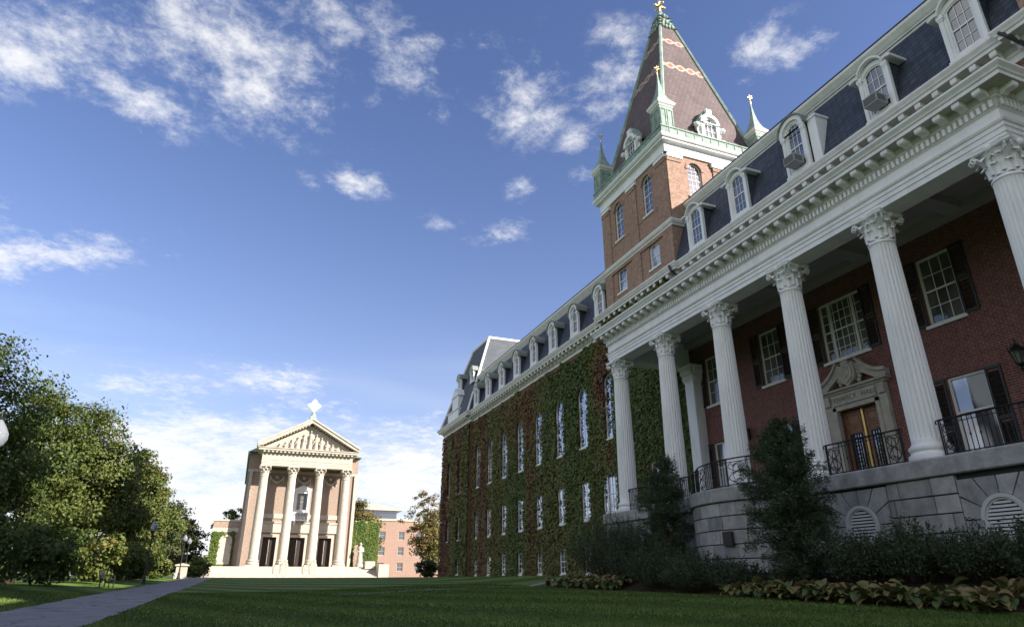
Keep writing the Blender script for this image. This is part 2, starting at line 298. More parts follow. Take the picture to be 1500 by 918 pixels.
# ------------------------------------------------------------------ mesh helpers
class MB:
    def __init__(s): s.v = []; s.f = []; s.mi = []; s.k = 0
    def add(s, vs, fs):
        o = len(s.v); s.v += [tuple(p) for p in vs]; s.f += [tuple(i + o for i in f) for f in fs]; s.mi += [s.k] * len(fs); return s
    def quad(s, a, b, c, d): return s.add([a, b, c, d], [(0, 1, 2, 3)])
    def box(s, x0, x1, y0, y1, z0, z1):
        return s.add([(x0, y0, z0), (x1, y0, z0), (x1, y1, z0), (x0, y1, z0), (x0, y0, z1), (x1, y0, z1), (x1, y1, z1), (x0, y1, z1)],
                     [(3, 2, 1, 0), (4, 5, 6, 7), (0, 1, 5, 4), (1, 2, 6, 5), (2, 3, 7, 6), (3, 0, 4, 7)])
    def fbox(s, F, u0, u1, n0, n1, z0, z1):
        p = [F(u, n, z) for z in (z0, z1) for u, n in ((u0, n0), (u1, n0), (u1, n1), (u0, n1))]
        return s.add(p, [(3, 2, 1, 0), (4, 5, 6, 7), (0, 1, 5, 4), (1, 2, 6, 5), (2, 3, 7, 6), (3, 0, 4, 7)])
    def slab(s, F, poly, n0, n1):
        """polygon in (u, z) given thickness from n0 to n1"""
        k = len(poly); p = [F(u, n0, z) for u, z in poly] + [F(u, n1, z) for u, z in poly]
        return s.add(p, [tuple(range(k))[::-1], tuple(range(k, 2 * k))] + [(i, (i + 1) % k, k + (i + 1) % k, k + i) for i in range(k)])
    def ring(s, F, outer, inner, n0, n1):
        k = len(outer)
        p = [F(u, n, z) for n in (n0, n1) for l in (outer, inner) for u, z in l]
        fs = []
        for i in range(k):
            j = (i + 1) % k
            fs += [(2 * k + i, 2 * k + j, 3 * k + j, 3 * k + i), (i, k + i, k + j, j), (i, j, 2 * k + j, 2 * k + i), (k + j, k + i, 3 * k + i, 3 * k + j)]
        return s.add(p, fs)
    def lathe(s, prof, seg=24, c=(0, 0, 0), rfun=None, square=False):
        vs = []; n = len(prof)
        for r, z in prof:
            for k in range(seg):
                a = 2 * PI * (k + .5) / seg if square else 2 * PI * k / seg
                rr = r * (rfun(a, z) if rfun else 1)
                vs.append((c[0] + rr * math.cos(a), c[1] + rr * math.sin(a), c[2] + z))
        fs = [(i * seg + k, i * seg + (k + 1) % seg, (i + 1) * seg + (k + 1) % seg, (i + 1) * seg + k) for i in range(n - 1) for k in range(seg)]
        fs += [tuple(range(seg))[::-1], tuple((n - 1) * seg + k for k in range(seg))]
        return s.add(vs, fs)
    def tube(s, pts, r, seg=6, closed=False):
        pts = [Vector(p) for p in pts]; n = len(pts); vs = []
        rs = [float(q) for q in r] if isinstance(r, (list, tuple)) else [float(r)] * n
        for i, p in enumerate(pts):
            a = pts[i - 1] if i else (pts[-1] if closed else p); b = pts[(i + 1) % n] if (i < n - 1 or closed) else p
            t = (b - a); t = t.normalized() if t.length > 1e-9 else Vector((0, 0, 1))
            ref = Vector((0, 0, 1)) if abs(t.z) < .9 else Vector((1, 0, 0))
            e1 = t.cross(ref).normalized(); e2 = t.cross(e1)
            for k in range(seg):
                an = 2 * PI * k / seg; vs.append(p + rs[i] * (math.cos(an) * e1 + math.sin(an) * e2))
        m = n if closed else n - 1
        fs = [(i * seg + k, ((i + 1) % n) * seg + k, ((i + 1) % n) * seg + (k + 1) % seg, i * seg + (k + 1) % seg) for i in range(m) for k in range(seg)]
        if not closed: fs += [tuple(range(seg)), tuple((n - 1) * seg + k for k in range(seg))[::-1]]
        return s.add(vs, fs)
    def ball(s, c, r, seg=12, rings=8):
        if not isinstance(r, (tuple, list)): r = (r, r, r)
        vs = [(c[0] + r[0] * math.sin(PI * i / rings) * math.cos(2 * PI * k / seg), c[1] + r[1] * math.sin(PI * i / rings) * math.sin(2 * PI * k / seg), c[2] - r[2] * math.cos(PI * i / rings)) for i in range(rings + 1) for k in range(seg)]
        return s.add(vs, [(i * seg + k, i * seg + (k + 1) % seg, (i + 1) * seg + (k + 1) % seg, (i + 1) * seg + k) for i in range(rings) for k in range(seg)])
    def mould(s, path, prof, closed=False):
        """sweep a (out, z) profile along a horizontal path, mitred; outward is to the right of travel"""
        P = [Vector(p) for p in path]; n = len(P); rows = []
        for i in range(n):
            dirs = []
            if i > 0 or closed: dirs.append((P[i] - P[i - 1]).normalized())
            if i < n - 1 or closed: dirs.append((P[(i + 1) % n] - P[i]).normalized())
            ns = [Vector((d.y, -d.x)) for d in dirs]; b = sum(ns, Vector((0, 0))).normalized(); q = 1 / max(.3, b.dot(ns[0]))
            rows.append([(P[i].x + b.x * o * q, P[i].y + b.y * o * q, z) for o, z in prof])
        k = len(prof); vs = [p for r in rows for p in r]; m = n if closed else n - 1
        fs = [(i * k + j, ((i + 1) % n) * k + j, ((i + 1) % n) * k + j + 1, i * k + j + 1) for i in range(m) for j in range(k - 1)]
        if not closed: fs += [tuple(range(k)), tuple((n - 1) * k + j for j in range(k))[::-1]]
        return s.add(vs, fs)
    def blocks(s, path, n0, n1, z0, z1, w, step, inset=0, drop=None):
        for a, b in zip(path[:-1], path[1:]):
            a = Vector(a); b = Vector(b); d = (b - a); Ln = d.length; d.normalize(); o = Vector((d.y, -d.x))
            if Ln < step: continue
            c = int((Ln - 2 * inset) / step); st = (Ln - 2 * inset) / max(1, c)
            for i in range(c + 1):
                t = inset + i * st; F = lambda u, n, z: (a.x + d.x * u + o.x * n, a.y + d.y * u + o.y * n, z)
                if drop: s.slab_n(F, t - w / 2, t + w / 2, drop)
                else: s.fbox(F, t - w / 2, t + w / 2, n0, n1, z0, z1)
    def slab_n(s, F, u0, u1, poly):
        """bracket: polygon in (n, z) extruded along u"""
        k = len(poly); p = [F(u0, n, z) for n, z in poly] + [F(u1, n, z) for n, z in poly]
        return s.add(p, [tuple(range(k)), tuple(range(k, 2 * k))[::-1]] + [(i, k + i, k + (i + 1) % k, (i + 1) % k) for i in range(k)])
    def build(s, name, mats, parent=None, origin=(0, 0, 0), loc=None, smooth=False, fix=True):
        me = bpy.data.meshes.new(name)
        o3 = np.array(origin); me.from_pydata([tuple(np.array(p) - o3) for p in s.v] if any(origin) else s.v, [], s.f)
        for mm in (mats if isinstance(mats, (list, tuple)) else [mats]): me.materials.append(mm)
        if isinstance(mats, (list, tuple)) and len(mats) > 1: me.polygons.foreach_set('material_index', s.mi)
        if fix:
            bm = bmesh.new(); bm.from_mesh(me); bmesh.ops.recalc_face_normals(bm, faces=bm.faces); bm.to_mesh(me); bm.free()
        if smooth:
            me.polygons.foreach_set('use_smooth', [True] * len(me.polygons))
            if smooth is not True: me.set_sharp_from_angle(angle=R(smooth))
        return link(name, me, parent, loc)
def link(name, me, parent=None, loc=None):
    o = bpy.data.objects.new(name, me); COL.objects.link(o)
    if parent: o.parent = parent
    if loc is not None: o.location = loc
    return o
def tag(o, label, cat, group=None, kind=None):
    o['label'] = label; o['category'] = cat
    if group: o['group'] = group
    if kind: o['kind'] = kind
    return o
def thing(name, loc, label, cat, group=None):
    o = bpy.data.objects.new(name, None); COL.objects.link(o); o.location = loc; o.empty_display_size = .3
    return tag(o, label, cat, group)
def dup(root, loc, label=None, rotz=None, scale=None):
    """a copy of an object and of its children and grandchildren"""
    r = root.copy(); COL.objects.link(r); r.location = loc
    if rotz is not None: r.rotation_euler = (0, 0, rotz)
    if scale is not None: r.scale = (scale,) * 3 if not isinstance(scale, tuple) else scale
    if label: r['label'] = label
    for ch in list(root.children):
        c = ch.copy(); COL.objects.link(c); c.parent = r
        for g in list(ch.children):
            d = g.copy(); COL.objects.link(d); d.parent = c
    return r
def frame(O, U, N):
    O = Vector(O); U = Vector(U); N = Vector(N)
    return lambda u, n, z: (O.x + U.x * u + N.x * n, O.y + U.y * u + N.y * n, O.z + z)
def facing_mx(x, y=0): return frame((x, y, 0), (0, 1, 0), (-1, 0, 0))     # wall that looks towards -X, u runs along +Y
def facing_my(y, x=0): return frame((x, y, 0), (-1, 0, 0), (0, -1, 0))    # wall that looks towards -Y, u runs along -X

def outline(u, w, z0, z1, arch=0, seg=12):
    """window outline; arch = rise of a round or segmental head"""
    h = w / 2; p = [(u - h, z0), (u + h, z0)]
    if not arch: return p + [(u + h, z1), (u - h, z1)]
    rr = (h * h + arch * arch) / (2 * arch); zc = z1 - rr; a0 = math.asin(min(1, h / rr))
    if arch > h: a0 = PI - a0
    for i in range(seg + 1):
        a = a0 - 2 * a0 * i / seg; p.append((u + rr * math.sin(a), zc + rr * math.cos(a)))
    return p
def wall(mb, F, u0, u1, z0, z1, holes, depth=.2):
    us = sorted({u0, u1, *[h[0] - h[1] / 2 for h in holes], *[h[0] + h[1] / 2 for h in holes]}); zs = sorted({z0, z1, *[h[2] for h in holes], *[h[3] for h in holes]})
    us = [u for u in us if u0 <= u <= u1]; zs = [z for z in zs if z0 <= z <= z1]
    for a, b in zip(us[:-1], us[1:]):
        for c, d in zip(zs[:-1], zs[1:]):
            mu, mz = (a + b) / 2, (c + d) / 2
            if any(abs(mu - h[0]) < h[1] / 2 and h[2] < mz < h[3] for h in holes): continue
            mb.quad(F(a, 0, c), F(b, 0, c), F(b, 0, d), F(a, 0, d))
    for h in holes:
        u, w, a, b = h[:4]; arch = h[4] if len(h) > 4 else 0
        o = outline(u, w, a, b, arch)
        for (p, q) in zip(o, o[1:] + o[:1]): mb.quad(F(p[0], 0, p[1]), F(q[0], 0, q[1]), F(q[0], -depth, q[1]), F(p[0], -depth, p[1]))
        if arch:
            ar = o[2:]
            for p, q in zip(ar[:-1], ar[1:]): mb.quad(F(p[0], 0, p[1]), F(q[0], 0, q[1]), F(q[0], 0, b), F(p[0], 0, b))
def window(parent, org, F, u, w, z0, z1, arch=0, cols=2, rows=2, rec=.12, fw=.07, frame_mat=None, glass=None, sill=True, lower_rows=None, muntin=.025, name='window', mull=None, sill_mat=None, rail=None):
    """sash window standing in its reveal: frame with sub-parts pane and sill"""
    fm = frame_mat or M['white']; b = MB()
    o = outline(u, w - .004, z0 + .002, z1 - .002, arch); ia = max(.02, arch - fw * .9) if arch else 0
    i = outline(u, w - 2 * fw, z0 + fw, z1 - fw, ia)
    b.ring(F, o, i, -rec - .08, -rec)
    zm = rail if rail else (z0 + z1) / 2
    h = w / 2 - fw
    def top(x):
        if not arch: return z1 - fw
        rr = (h * h + ia * ia) / (2 * ia); return z1 - fw - rr + math.sqrt(max(0, rr * rr - (x - u) ** 2))
    b.fbox(F, u - h, u + h, -rec - .07, -rec - .015, zm - .03, zm + .03)
    for k in range(1, cols):
        x = u - h + 2 * h * k / cols; b.fbox(F, x - muntin / 2, x + muntin / 2, -rec - .062, -rec - .03, z0 + fw, top(x) - .002)
    for k in range(1, rows):
        z = zm + (z1 - fw - zm) * k / rows
        if arch and z > z1 - arch: continue
        b.fbox(F, u - h, u + h, -rec - .06, -rec - .032, z - muntin / 2, z + muntin / 2)
    lr = rows if lower_rows is None else lower_rows
    for k in range(1, lr):
        z = z0 + fw + (zm - z0 - fw) * k / lr; b.fbox(F, u - h, u + h, -rec - .06, -rec - .032, z - muntin / 2, z + muntin / 2)
    for x in (mull or []): b.fbox(F, u + x - .05, u + x + .05, -rec - .07, -rec + .003, z0 + fw, z1 - fw)
    wo = b.build(name, fm, parent, org)
    p = MB(); k = outline(u, w - 2 * fw + .02, z0 + fw - .01, z1 - fw + .01, ia); p.add([F(a, -rec - .05, c) for a, c in k], [tuple(range(len(k)))[::-1]])
    p.build('pane', glass or M['glass'], wo, org, fix=False)
    if sill:
        s = MB(); s.fbox(F, u - w / 2 - .08, u + w / 2 + .08, -rec - .02, .09, z0 - .11, z0 - .004); s.build('sill', sill_mat or fm, wo, org)
    return wo
def leafmesh(name, P, size, tint, mt, parent=None, origin=(0, 0, 0), nrm=None, jit=1.0, asp=.75, axis=None, kind='rhomb'):
    """many separate leaf blades; tint is kept per leaf as a mesh attribute"""
    n = len(P); P = np.asarray(P, float) - np.array(origin); size = np.broadcast_to(np.asarray(size, float), (n,))
    d = RNG.normal(size=(n, 3))
    nv = d if nrm is None else np.asarray(nrm) + d * jit
    nv /= np.linalg.norm(nv, axis=1, keepdims=True) + 1e-9
    a = RNG.normal(size=(n, 3)) if axis is None else np.asarray(axis) + RNG.normal(size=(n, 3)) * .35
    a -= nv * (a * nv).sum(1, keepdims=True); a /= np.linalg.norm(a, axis=1, keepdims=True) + 1e-9
    b = np.cross(nv, a); s = size[:, None]
    V = np.empty((n, 4, 3))
    V[:, 0] = P - a * s * .5; V[:, 1] = P + b * s * .5 * asp + nv * s * .08; V[:, 2] = P + a * s * .55; V[:, 3] = P - b * s * .5 * asp + nv * s * .08
    return rawquads(name, V.reshape(-1, 3), n, tint, mt, parent)
def rawquads(name, V, n, tint, mt, parent=None, per=4):
    me = bpy.data.meshes.new(name); me.vertices.add(len(V)); me.vertices.foreach_set('co', np.ascontiguousarray(V, dtype=np.float32).ravel())
    me.loops.add(n * per); me.loops.foreach_set('vertex_index', np.arange(n * per, dtype=np.int32))
    me.polygons.add(n); me.polygons.foreach_set('loop_start', np.arange(n, dtype=np.int32) * per)
    try: me.polygons.foreach_set('loop_total', np.full(n, per, dtype=np.int32))
    except Exception: pass
    at = me.attributes.new('tint', 'FLOAT', 'FACE'); at.data.foreach_set('value', np.clip(np.asarray(tint, dtype=np.float32), 0, 1))
    me.materials.append(mt); me.update(calc_edges=True); me.validate()
    return link(name, me, parent)
def vnoise(P, s, seed=0):
    """cheap smooth value noise"""
    P = np.asarray(P) * s + seed * 17.3; i = np.floor(P).astype(int); f = P - i; f = f * f * (3 - 2 * f); r = 0
    def h(a): return (np.sin(a[:, 0] * 127.1 + a[:, 1] * 311.7 + a[:, 2] * 74.7) * 43758.5453) % 1
    for dx in (0, 1):
        for dy in (0, 1):
            for dz in (0, 1):
                w = (f[:, 0] if dx else 1 - f[:, 0]) * (f[:, 1] if dy else 1 - f[:, 1]) * (f[:, 2] if dz else 1 - f[:, 2]); r = r + w * h(i + np.array([dx, dy, dz]))
    return r

# ------------------------------------------------------------------ the setting: ground, path, forecourt
def lerp(xs, ys): return lambda v: np.interp(v, xs, ys)
_P = lerp([-60, 5, 16, 24, 33, 45, 60, 75, 95, 110, 400], [-1.05, -.95, -.87, -.8, -.68, -.56, -.42, -.2, .05, .12, .12])
_Q = lerp([-60, 0, 9, 15, 29, 42, 60, 76, 110, 400], [-.85, -.72, -.6, -.48, -.38, -.2, -.02, .08, .12, .12])
def zg(x, y):
    x = np.asarray(x, float); y = np.asarray(y, float); p = _P(y); q = _Q(y)
    t = np.clip(x / 13, 0, 1); t = t * t * (3 - 2 * t); z = p + (q - p) * t
    u = np.clip((x - 13.2) / 2.2, 0, 1); z = z + (.12 - z) * u * (x > 13.2)
    l = np.clip((-5.7 - x) / 4, 0, 1); z = z + l * .2 + .12 * np.clip((-9 - x) / 20, 0, 1)
    return z
def Z(x, y): return float(zg(x, y))
def sheet(name, xs, ys, dz, mt, cut=None):
    xs = np.asarray(xs, float); ys = np.asarray(ys, float); X, Y = np.meshgrid(xs, ys); Zz = zg(X, Y) + dz
    V = np.stack([X, Y, Zz], -1).reshape(-1, 3).tolist(); nx = len(xs)
    fs = [(j * nx + i, j * nx + i + 1, (j + 1) * nx + i + 1, (j + 1) * nx + i) for j in range(len(ys) - 1) for i in range(nx - 1)]
    b = MB(); b.v = [tuple(v) for v in V]; b.f = fs; o = b.build(name, mt, smooth=True, fix=False); o['kind'] = 'structure'; return o
sheet('lawn', [-1500, -400, -120, -60, -40, -25, -15, *np.arange(-11, 24.1, .5), 30, 45, 80, 200, 600, 1500], [-1500, -300, -60, -30, *np.arange(-10, 120.1, 1), 135, 160, 220, 400, 800, 1600], 0, M['grass'])
def strip(name, pts, w, dz, mt):
    """paved strip of given width along a centre line, its edges slightly uneven"""
    b = MB(); P = [Vector(p) for p in pts]; V = []; k = 6
    for i, p in enumerate(P):
        d = (P[min(i + 1, len(P) - 1)] - P[max(i - 1, 0)]).normalized(); n = Vector((d.y, -d.x))
        for j in range(k + 1):
            t = (j / k - .5) * w; t += (.05 * math.sin(i * 1.7 + j) if j in (0, k) else 0); q = p + n * t; V.append((q.x, q.y, Z(q.x, q.y) + dz))
    b.v = V; b.f = [(i * (k + 1) + j, (i + 1) * (k + 1) + j, (i + 1) * (k + 1) + j + 1, i * (k + 1) + j + 1) for i in range(len(P) - 1) for j in range(k)]
    o = b.build(name, mt, smooth=True); o['kind'] = 'structure'; return o
strip('path', [(-4.05, y) for y in np.arange(-25, 98.5, .75)], 2.95, .012, M['asphalt'])
strip('side_path', [(x, 30.5 + .06 * (x - 8)) for x in np.arange(4, 21, .75)], .9, .012, M['asphalt'])
sheet('forecourt', np.arange(-12, 46.1, 1), [97, 98, 100, 102, 104, 106, 108, 110, 111.5], .016, M['plaza'])
sheet('planting_bed', np.arange(13.1, 21.01, .4), np.arange(-6, 29.1, .5), .014, M['soil'])

# ------------------------------------------------------------------ the college hall: one building, many parts
XW, XT, XG, XP = 21.3, 21.1, 21.5, 21.15      # wall planes: main block, tower, wing, end pavilion
H0 = (21.3, 18.0, 0.0)
hall = thing('college_hall', H0, 'long red brick college hall with tall tower, slate mansard roof and white columned porch', 'college building')
FW, FT, FG, FP = facing_mx(XW), facing_mx(XT), facing_mx(XG), facing_mx(XP)
def hp(mb, name, mt, **k): return mb.build(name, mt, hall, H0, **k)

upper = [(25.85, 1.28), (21.83, 1.28), (17.8, 2.1), (13.65, 1.28), (9.75, 1.28)]
lower = [(25.85, 1.3), (21.85, 1.25), (13.58, 1.3), (9.75, 1.3)]
holes = [(u, w, 8.1, 10.6) for u, w in upper] + [(u, w, 2.93, 6.22) for u, w in lower] + [(17.76, 1.78, 2.93, 6.06)]
b = MB(); wall(b, FW, -25, 27.6, -.5, 16.0, holes, .25)
b.box(XW + .26, 40, -25, 27.6, -.5, 16.0)
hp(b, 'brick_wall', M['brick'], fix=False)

# wing and end pavilion, ivy grows over both
wing_y = [36.6, 40.4, 44.2, 48.2, 52.1, 55.9, 59.8, 63.3]
wing_tall = [(y, 1.3, 8.45, 12.7, .95) for y in wing_y]
wing_first = [(36.9, 2.2, 3.8, 6.1)] + [(y, 1.15, 3.62, 6.08) for y in wing_y[1:]]
wing_ground = [(y, 1.1, .3, 1.9) for y in wing_y[1:]]
b = MB(); wall(b, FG, 35.5, 65.3, -.5, 16.0, wing_tall + wing_first + wing_ground, .25); b.box(XG + .26, 38, 35.5, 65.3, -.5, 16.0)
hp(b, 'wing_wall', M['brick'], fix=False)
pav_win = [(68.3, 1.1, 8.4, 12.2, .6), (72.3, 1.1, 8.4, 12.2, .6), (68.3, 1.1, 3.7, 6.0), (72.3, 1.1, 3.7, 6.0), (68.3, 1.1, .4, 1.9)]
b = MB(); wall(b, FP, 65.3, 75.2, -.5, 16.0, pav_win, .25); b.box(XP + .26, 38, 65.3, 75.2, -.5, 16.0); b.box(XP, XP + .27, 75.19, 75.2, -.5, 16); b.box(XP, XG, 65.3, 65.31, -.5, 16)
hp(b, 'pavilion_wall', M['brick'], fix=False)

for (u, w, a, c, ar) in wing_tall: window(hall, H0, FG, u, w, a, c, ar, 2, 4, .0, .08, glass=M['glass_sky'])
for (u, w, a, c) in wing_first: window(hall, H0, FG, u, w, a, c, 0, 2 if w < 2 else 6, 2, -.04, .1, glass=M['glass_sky'], mull=None if w < 2 else [-.55, .55])
for (u, w, a, c) in wing_ground: window(hall, H0, FG, u, w, a, c, 0, 2, 2, -.04, .09)
for q in pav_win: window(hall, H0, FP, *q[:4], q[4] if len(q) > 4 else 0, 2, 3, .1, .07)
for k, (u, w) in enumerate(upper):
    if w > 2: window(hall, H0, FW, u, w, 8.1, 10.6, 0, 7, 3, .1, .1, M['trim'], M['glass_dark'], mull=[-.56, .56])
    else: window(hall, H0, FW, u, w, 8.1, 10.6, 0, 3, 2, .1, .09, M['trim'], M['glass_dark'])
for (u, w) in lower: window(hall, H0, FW, u, w, 2.93, 6.22, 0, 1, 1, .1, .09, M['trim'], M['glass_blind'], rail=5.02, sill=False, mull=None)

# shutters, louvred
def shutter_mesh(h, w):
    b = MB(); F = facing_mx(0)
    b.fbox(F, 0, .07, 0, .05, 0, h); b.fbox(F, w - .07, w, 0, .05, 0, h)
    for z in (0, h * .5 - .05, h - .1): b.fbox(F, .07, w - .07, .002, .048, z, z + .1)
    z = .12
    while z < h - .14:
        if abs(z - h * .5) > .1: b.slab_n(F, .07, w - .07, [(.004, z), (.04, z - .03), (.046, z - .024), (.01, z + .006)])
        z += .055
    return b
sh_u = shutter_mesh(2.5, .5); sh_l = shutter_mesh(3.28, .5); first = {}
def shutter(kind, mbm, y, z):
    loc = Vector((XW - .004, y, z)) - Vector(H0)
    if kind not in first: first[kind] = mbm.build('shutter', M['shutter'], hall, loc=loc)
    else:
        o = first[kind].copy(); COL.objects.link(o); o.location = loc
for (u, w) in upper: shutter('u', sh_u, u - w / 2 - .52, 8.1); shutter('u', sh_u, u + w / 2 + .02, 8.1)
for (u, w) in lower: shutter('l', sh_l, u - w / 2 - .52, 2.94); shutter('l', sh_l, u + w / 2 + .02, 2.94)

# doorway with limestone surround, broken pediment and shield
b = MB(); u = 17.76; F = FW
for s in (-1, 1):
    b.fbox(F, u + s * .9 - (.0 if s > 0 else .5), u + s * .9 + (.5 if s > 0 else 0), 0, .16, 2.92, 6.7)
    b.fbox(F, u + s * .89 - (.0 if s > 0 else .16), u + s * .89 + (.16 if s > 0 else 0), .161, .2, 2.92, 6.2)
    b.fbox(F, u + s * 1.12 - .26 * (s < 0), u + s * 1.12 + .26 * (s > 0), .162, .24, 6.3, 6.68)
b.fbox(F, u - .9, u + .9, 0, .158, 6.06, 6.7); b.fbox(F, u - 1.05, u + 1.05, .162, .2, 6.06, 6.2); b.fbox(F, u - 1.0, u + 1.0, .162, .215, 6.26, 6.66)
b.mould([(XW, u + 1.45), (XW - .18, u + 1.45), (XW - .18, u - 1.45), (XW, u - 1.45)], [(0, 6.7), (.03, 6.72), (.05, 6.78), (.14, 6.8), (.16, 6.87), (0, 6.9)])
for s in (-1, 1):   # swan-neck halves of the broken pediment
    top = [(1.6, 6.9), (1.6, 7.16)] + [(1.6 - 1.12 * t, 7.16 + .08 * t + .62 * t ** 2.2) for t in np.linspace(.1, 1, 9)] + [(.44, 7.55), (.5, 7.3)] + [(.5 + .5 * t, 7.3 - .3 * t) for t in (.4, .8)] + [(1.15, 6.9)]
    b.slab(F, [(u + s * p, q) for p, q in top], .02, .24)
    rim = [(1.62, 7.06), (1.62, 7.2)] + [(1.62 - 1.16 * t, 7.2 + .08 * t + .64 * t ** 2.2) for t in np.linspace(.1, 1, 9)] + [(1.62 - 1.16 * t, 7.07 + .08 * t + .64 * t ** 2.2) for t in np.linspace(1, .1, 9)]
    b.slab(F, [(u + s * p, q) for p, q in rim], .242, .33)
ds = hp(b, 'door_surround', M['doorstone'])
b = MB(); shp = [(-.36, 7.75), (-.4, 7.35), (-.3, 7.05), (0, 6.86), (.3, 7.05), (.4, 7.35), (.36, 7.75), (.2, 7.68), (.12, 7.86), (-.12, 7.86), (-.2, 7.68)]
b.slab(F, [(u + p, q) for p, q in shp], .05, .36); b.slab(F, [(u + p * .78, 7.36 + (q - 7.36) * .78) for p, q in shp], .362, .41)
b.slab(F, [(u + p * .5, 7.4 + (q - 7.4) * .45) for p, q in shp], .412, .44)
for s in (-1, 1):
    for k in range(5): a = k * .5; b.ball(F(u + s * (.42 + .06 * math.sin(a * 2)), .2, 7.0 + .15 * k), (.09, .09, .1), 8, 6)
b.build('shield', M['doorstone'], ds, H0)
cu = bpy.data.curves.new('inscription', 'FONT'); cu.body = 'FENWICK  HALL'; cu.size = .27; cu.extrude = .006; cu.align_x = 'CENTER'; cu.align_y = 'CENTER'; cu.space_character = 1.08
to = bpy.data.objects.new('inscription', cu); COL.objects.link(to)
dg = bpy.context.evaluated_depsgraph_get(); tm = bpy.data.meshes.new_from_object(to.evaluated_get(dg)); bpy.data.objects.remove(to)
tm.transform(Matrix(((0, 0, -1, 0), (-1, 0, 0, 0), (0, 1, 0, 0), (0, 0, 0, 1)))); tm.materials.clear(); tm.materials.append(mat('cut_letters', (.2, .19, .16), .9, .1))
to = link('lettering', tm, ds, Vector((XW - .221, u, 6.46)) - Vector(H0))
for s in (-1, 1):
    b = MB(); lo_, hi_ = (u - .885, u - .045) if s < 0 else (u + .045, u + .885)
    b.fbox(F, lo_, hi_, -.2, -.15, 2.93, 6.05); c = (lo_ + hi_) / 2
    for z0, z1 in ((5.45, 5.9), (5.2, 5.4), (3.1, 3.6)): b.ring(F, outline(c, .66, z0, z1), outline(c, .56, z0 + .05, z1 - .05), -.15, -.125); b.fbox(F, c - .24, c + .24, -.15, -.135, z0 + .1, z1 - .1) if z1 - z0 > .3 else None
    d = hp(b, 'door', M['wood'])
    g = MB(); g.fbox(F, c - .22, c + .22, -.149, -.145, 3.75, 5.1); g.build('pane', M['glass'], d, H0)
    g = MB(); g.ring(F, outline(c, .52, 3.7, 5.14), outline(c, .44, 3.75, 5.1), -.15, -.11)
    for k in range(1, 4): g.fbox(F, c - .22 + .11 * k - .012, c - .22 + .11 * k + .012, -.14, -.115, 3.75, 5.1)
    for z in (4.0, 4.3, 4.6, 4.9): g.tube([F(c + .13 * math.cos(t), -.12, z + .1 * math.sin(t)) for t in np.linspace(0, 2 * PI, 13)[:-1]], .012, 4, True)
    g.build('grille', M['iron'], d, H0)
b = MB(); b.fbox(F, u - .04, u + .04, -.2, -.09, 2.93, 6.04); b.fbox(F, u - .13, u - .05, -.149, -.1, 3.0, 3.55); b.fbox(F, u + .05, u + .13, -.149, -.1, 3.0, 3.55)
hp(b, 'door_stile', M['brass'])

# ---- eaves cornice that runs round every projection
eave = [(38, 75.2), (XP, 75.2), (XP, 65.3), (XG, 65.3), (XG, 35.5), (XT, 35.5), (XT, 27.6), (XW, 27.6), (XW, 8.6), (XT, 8.6), (XT, .7), (XW, .7), (XW, -25)]
prof = [(-.05, 15.45), (.07, 15.45), (.07, 15.68), (.12, 15.7), (.16, 15.76), (.16, 16.0), (.6, 16.02), (.6, 16.14), (.66, 16.17), (.68, 16.22), (.76, 16.33), (.76, 16.4), (.5, 16.44), (-.2, 16.5)]
b = MB(); b.mould(eave, prof); b.k = 1; b.mould(eave, [(.162, 15.77), (.165, 15.995), (.59, 16.015), (.59, 16.01), (.2, 15.985), (.175, 15.77)]); b.k = 0
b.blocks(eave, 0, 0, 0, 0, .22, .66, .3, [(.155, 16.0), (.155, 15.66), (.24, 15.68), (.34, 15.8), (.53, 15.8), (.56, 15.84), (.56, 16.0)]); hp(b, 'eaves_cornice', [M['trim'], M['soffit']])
# ---- mansard of the main block and of the wing
def mansard(name, y0, y1, xe, xt=22.35, zt=20.75, back=38):
    b = MB(); b.quad((xe, y1, 16.46), (xe, y0, 16.46), (xt, y0, zt), (xt, y1, zt)); o = 2
    b.add([(xe, y0, 16.46), (back, y0, 16.46), (back, y0, zt), (xt, y0, zt)], [(0, 1, 2, 3)]); b.add([(xe, y1, 16.46), (back, y1, 16.46), (back, y1, zt), (xt, y1, zt)], [(3, 2, 1, 0)])
    b.add([(back, y0, 16.46), (back, y1, 16.46), (back, y1, zt), (back, y0, zt)], [(0, 1, 2, 3)]); b.add([(xt, y0, zt), (back, y0, zt), (back, y1, zt), (xt, y1, zt)], [(0, 1, 2, 3)])
    return hp(b, name, M['slate'], fix=False)
mansard('mansard_roof', 8.6, 27.6, 20.95); mansard('mansard_roof', -25, .7, 20.95); mansard('mansard_roof', 35.5, 66, 21.1, 22.4, 20.6)
for y0, y1, xt, zt in ((8.6, 27.6, 22.35, 20.75), (35.5, 66, 22.4, 20.6), (-25, .7, 22.35, 20.75)):
    b = MB(); b.mould([(xt, y1), (xt, y0)], [(-.1, zt - .62), (.2, zt - .62), (.24, zt - .55), (.12, zt - .5), (.12, zt - .32), (.2, zt - .26), (.28, zt - .16), (.36, zt - .06), (.36, zt + .08), (-.3, zt + .1)]); hp(b, 'roof_curb', M['trim'])
    b = MB(); b.mould([(xt, y1), (xt, y0)], [(-.2, zt + .102), (.38, zt + .084), (.4, zt + .13), (-.2, zt + .18)]); hp(b, 'roof_edge', M['roofcap'])

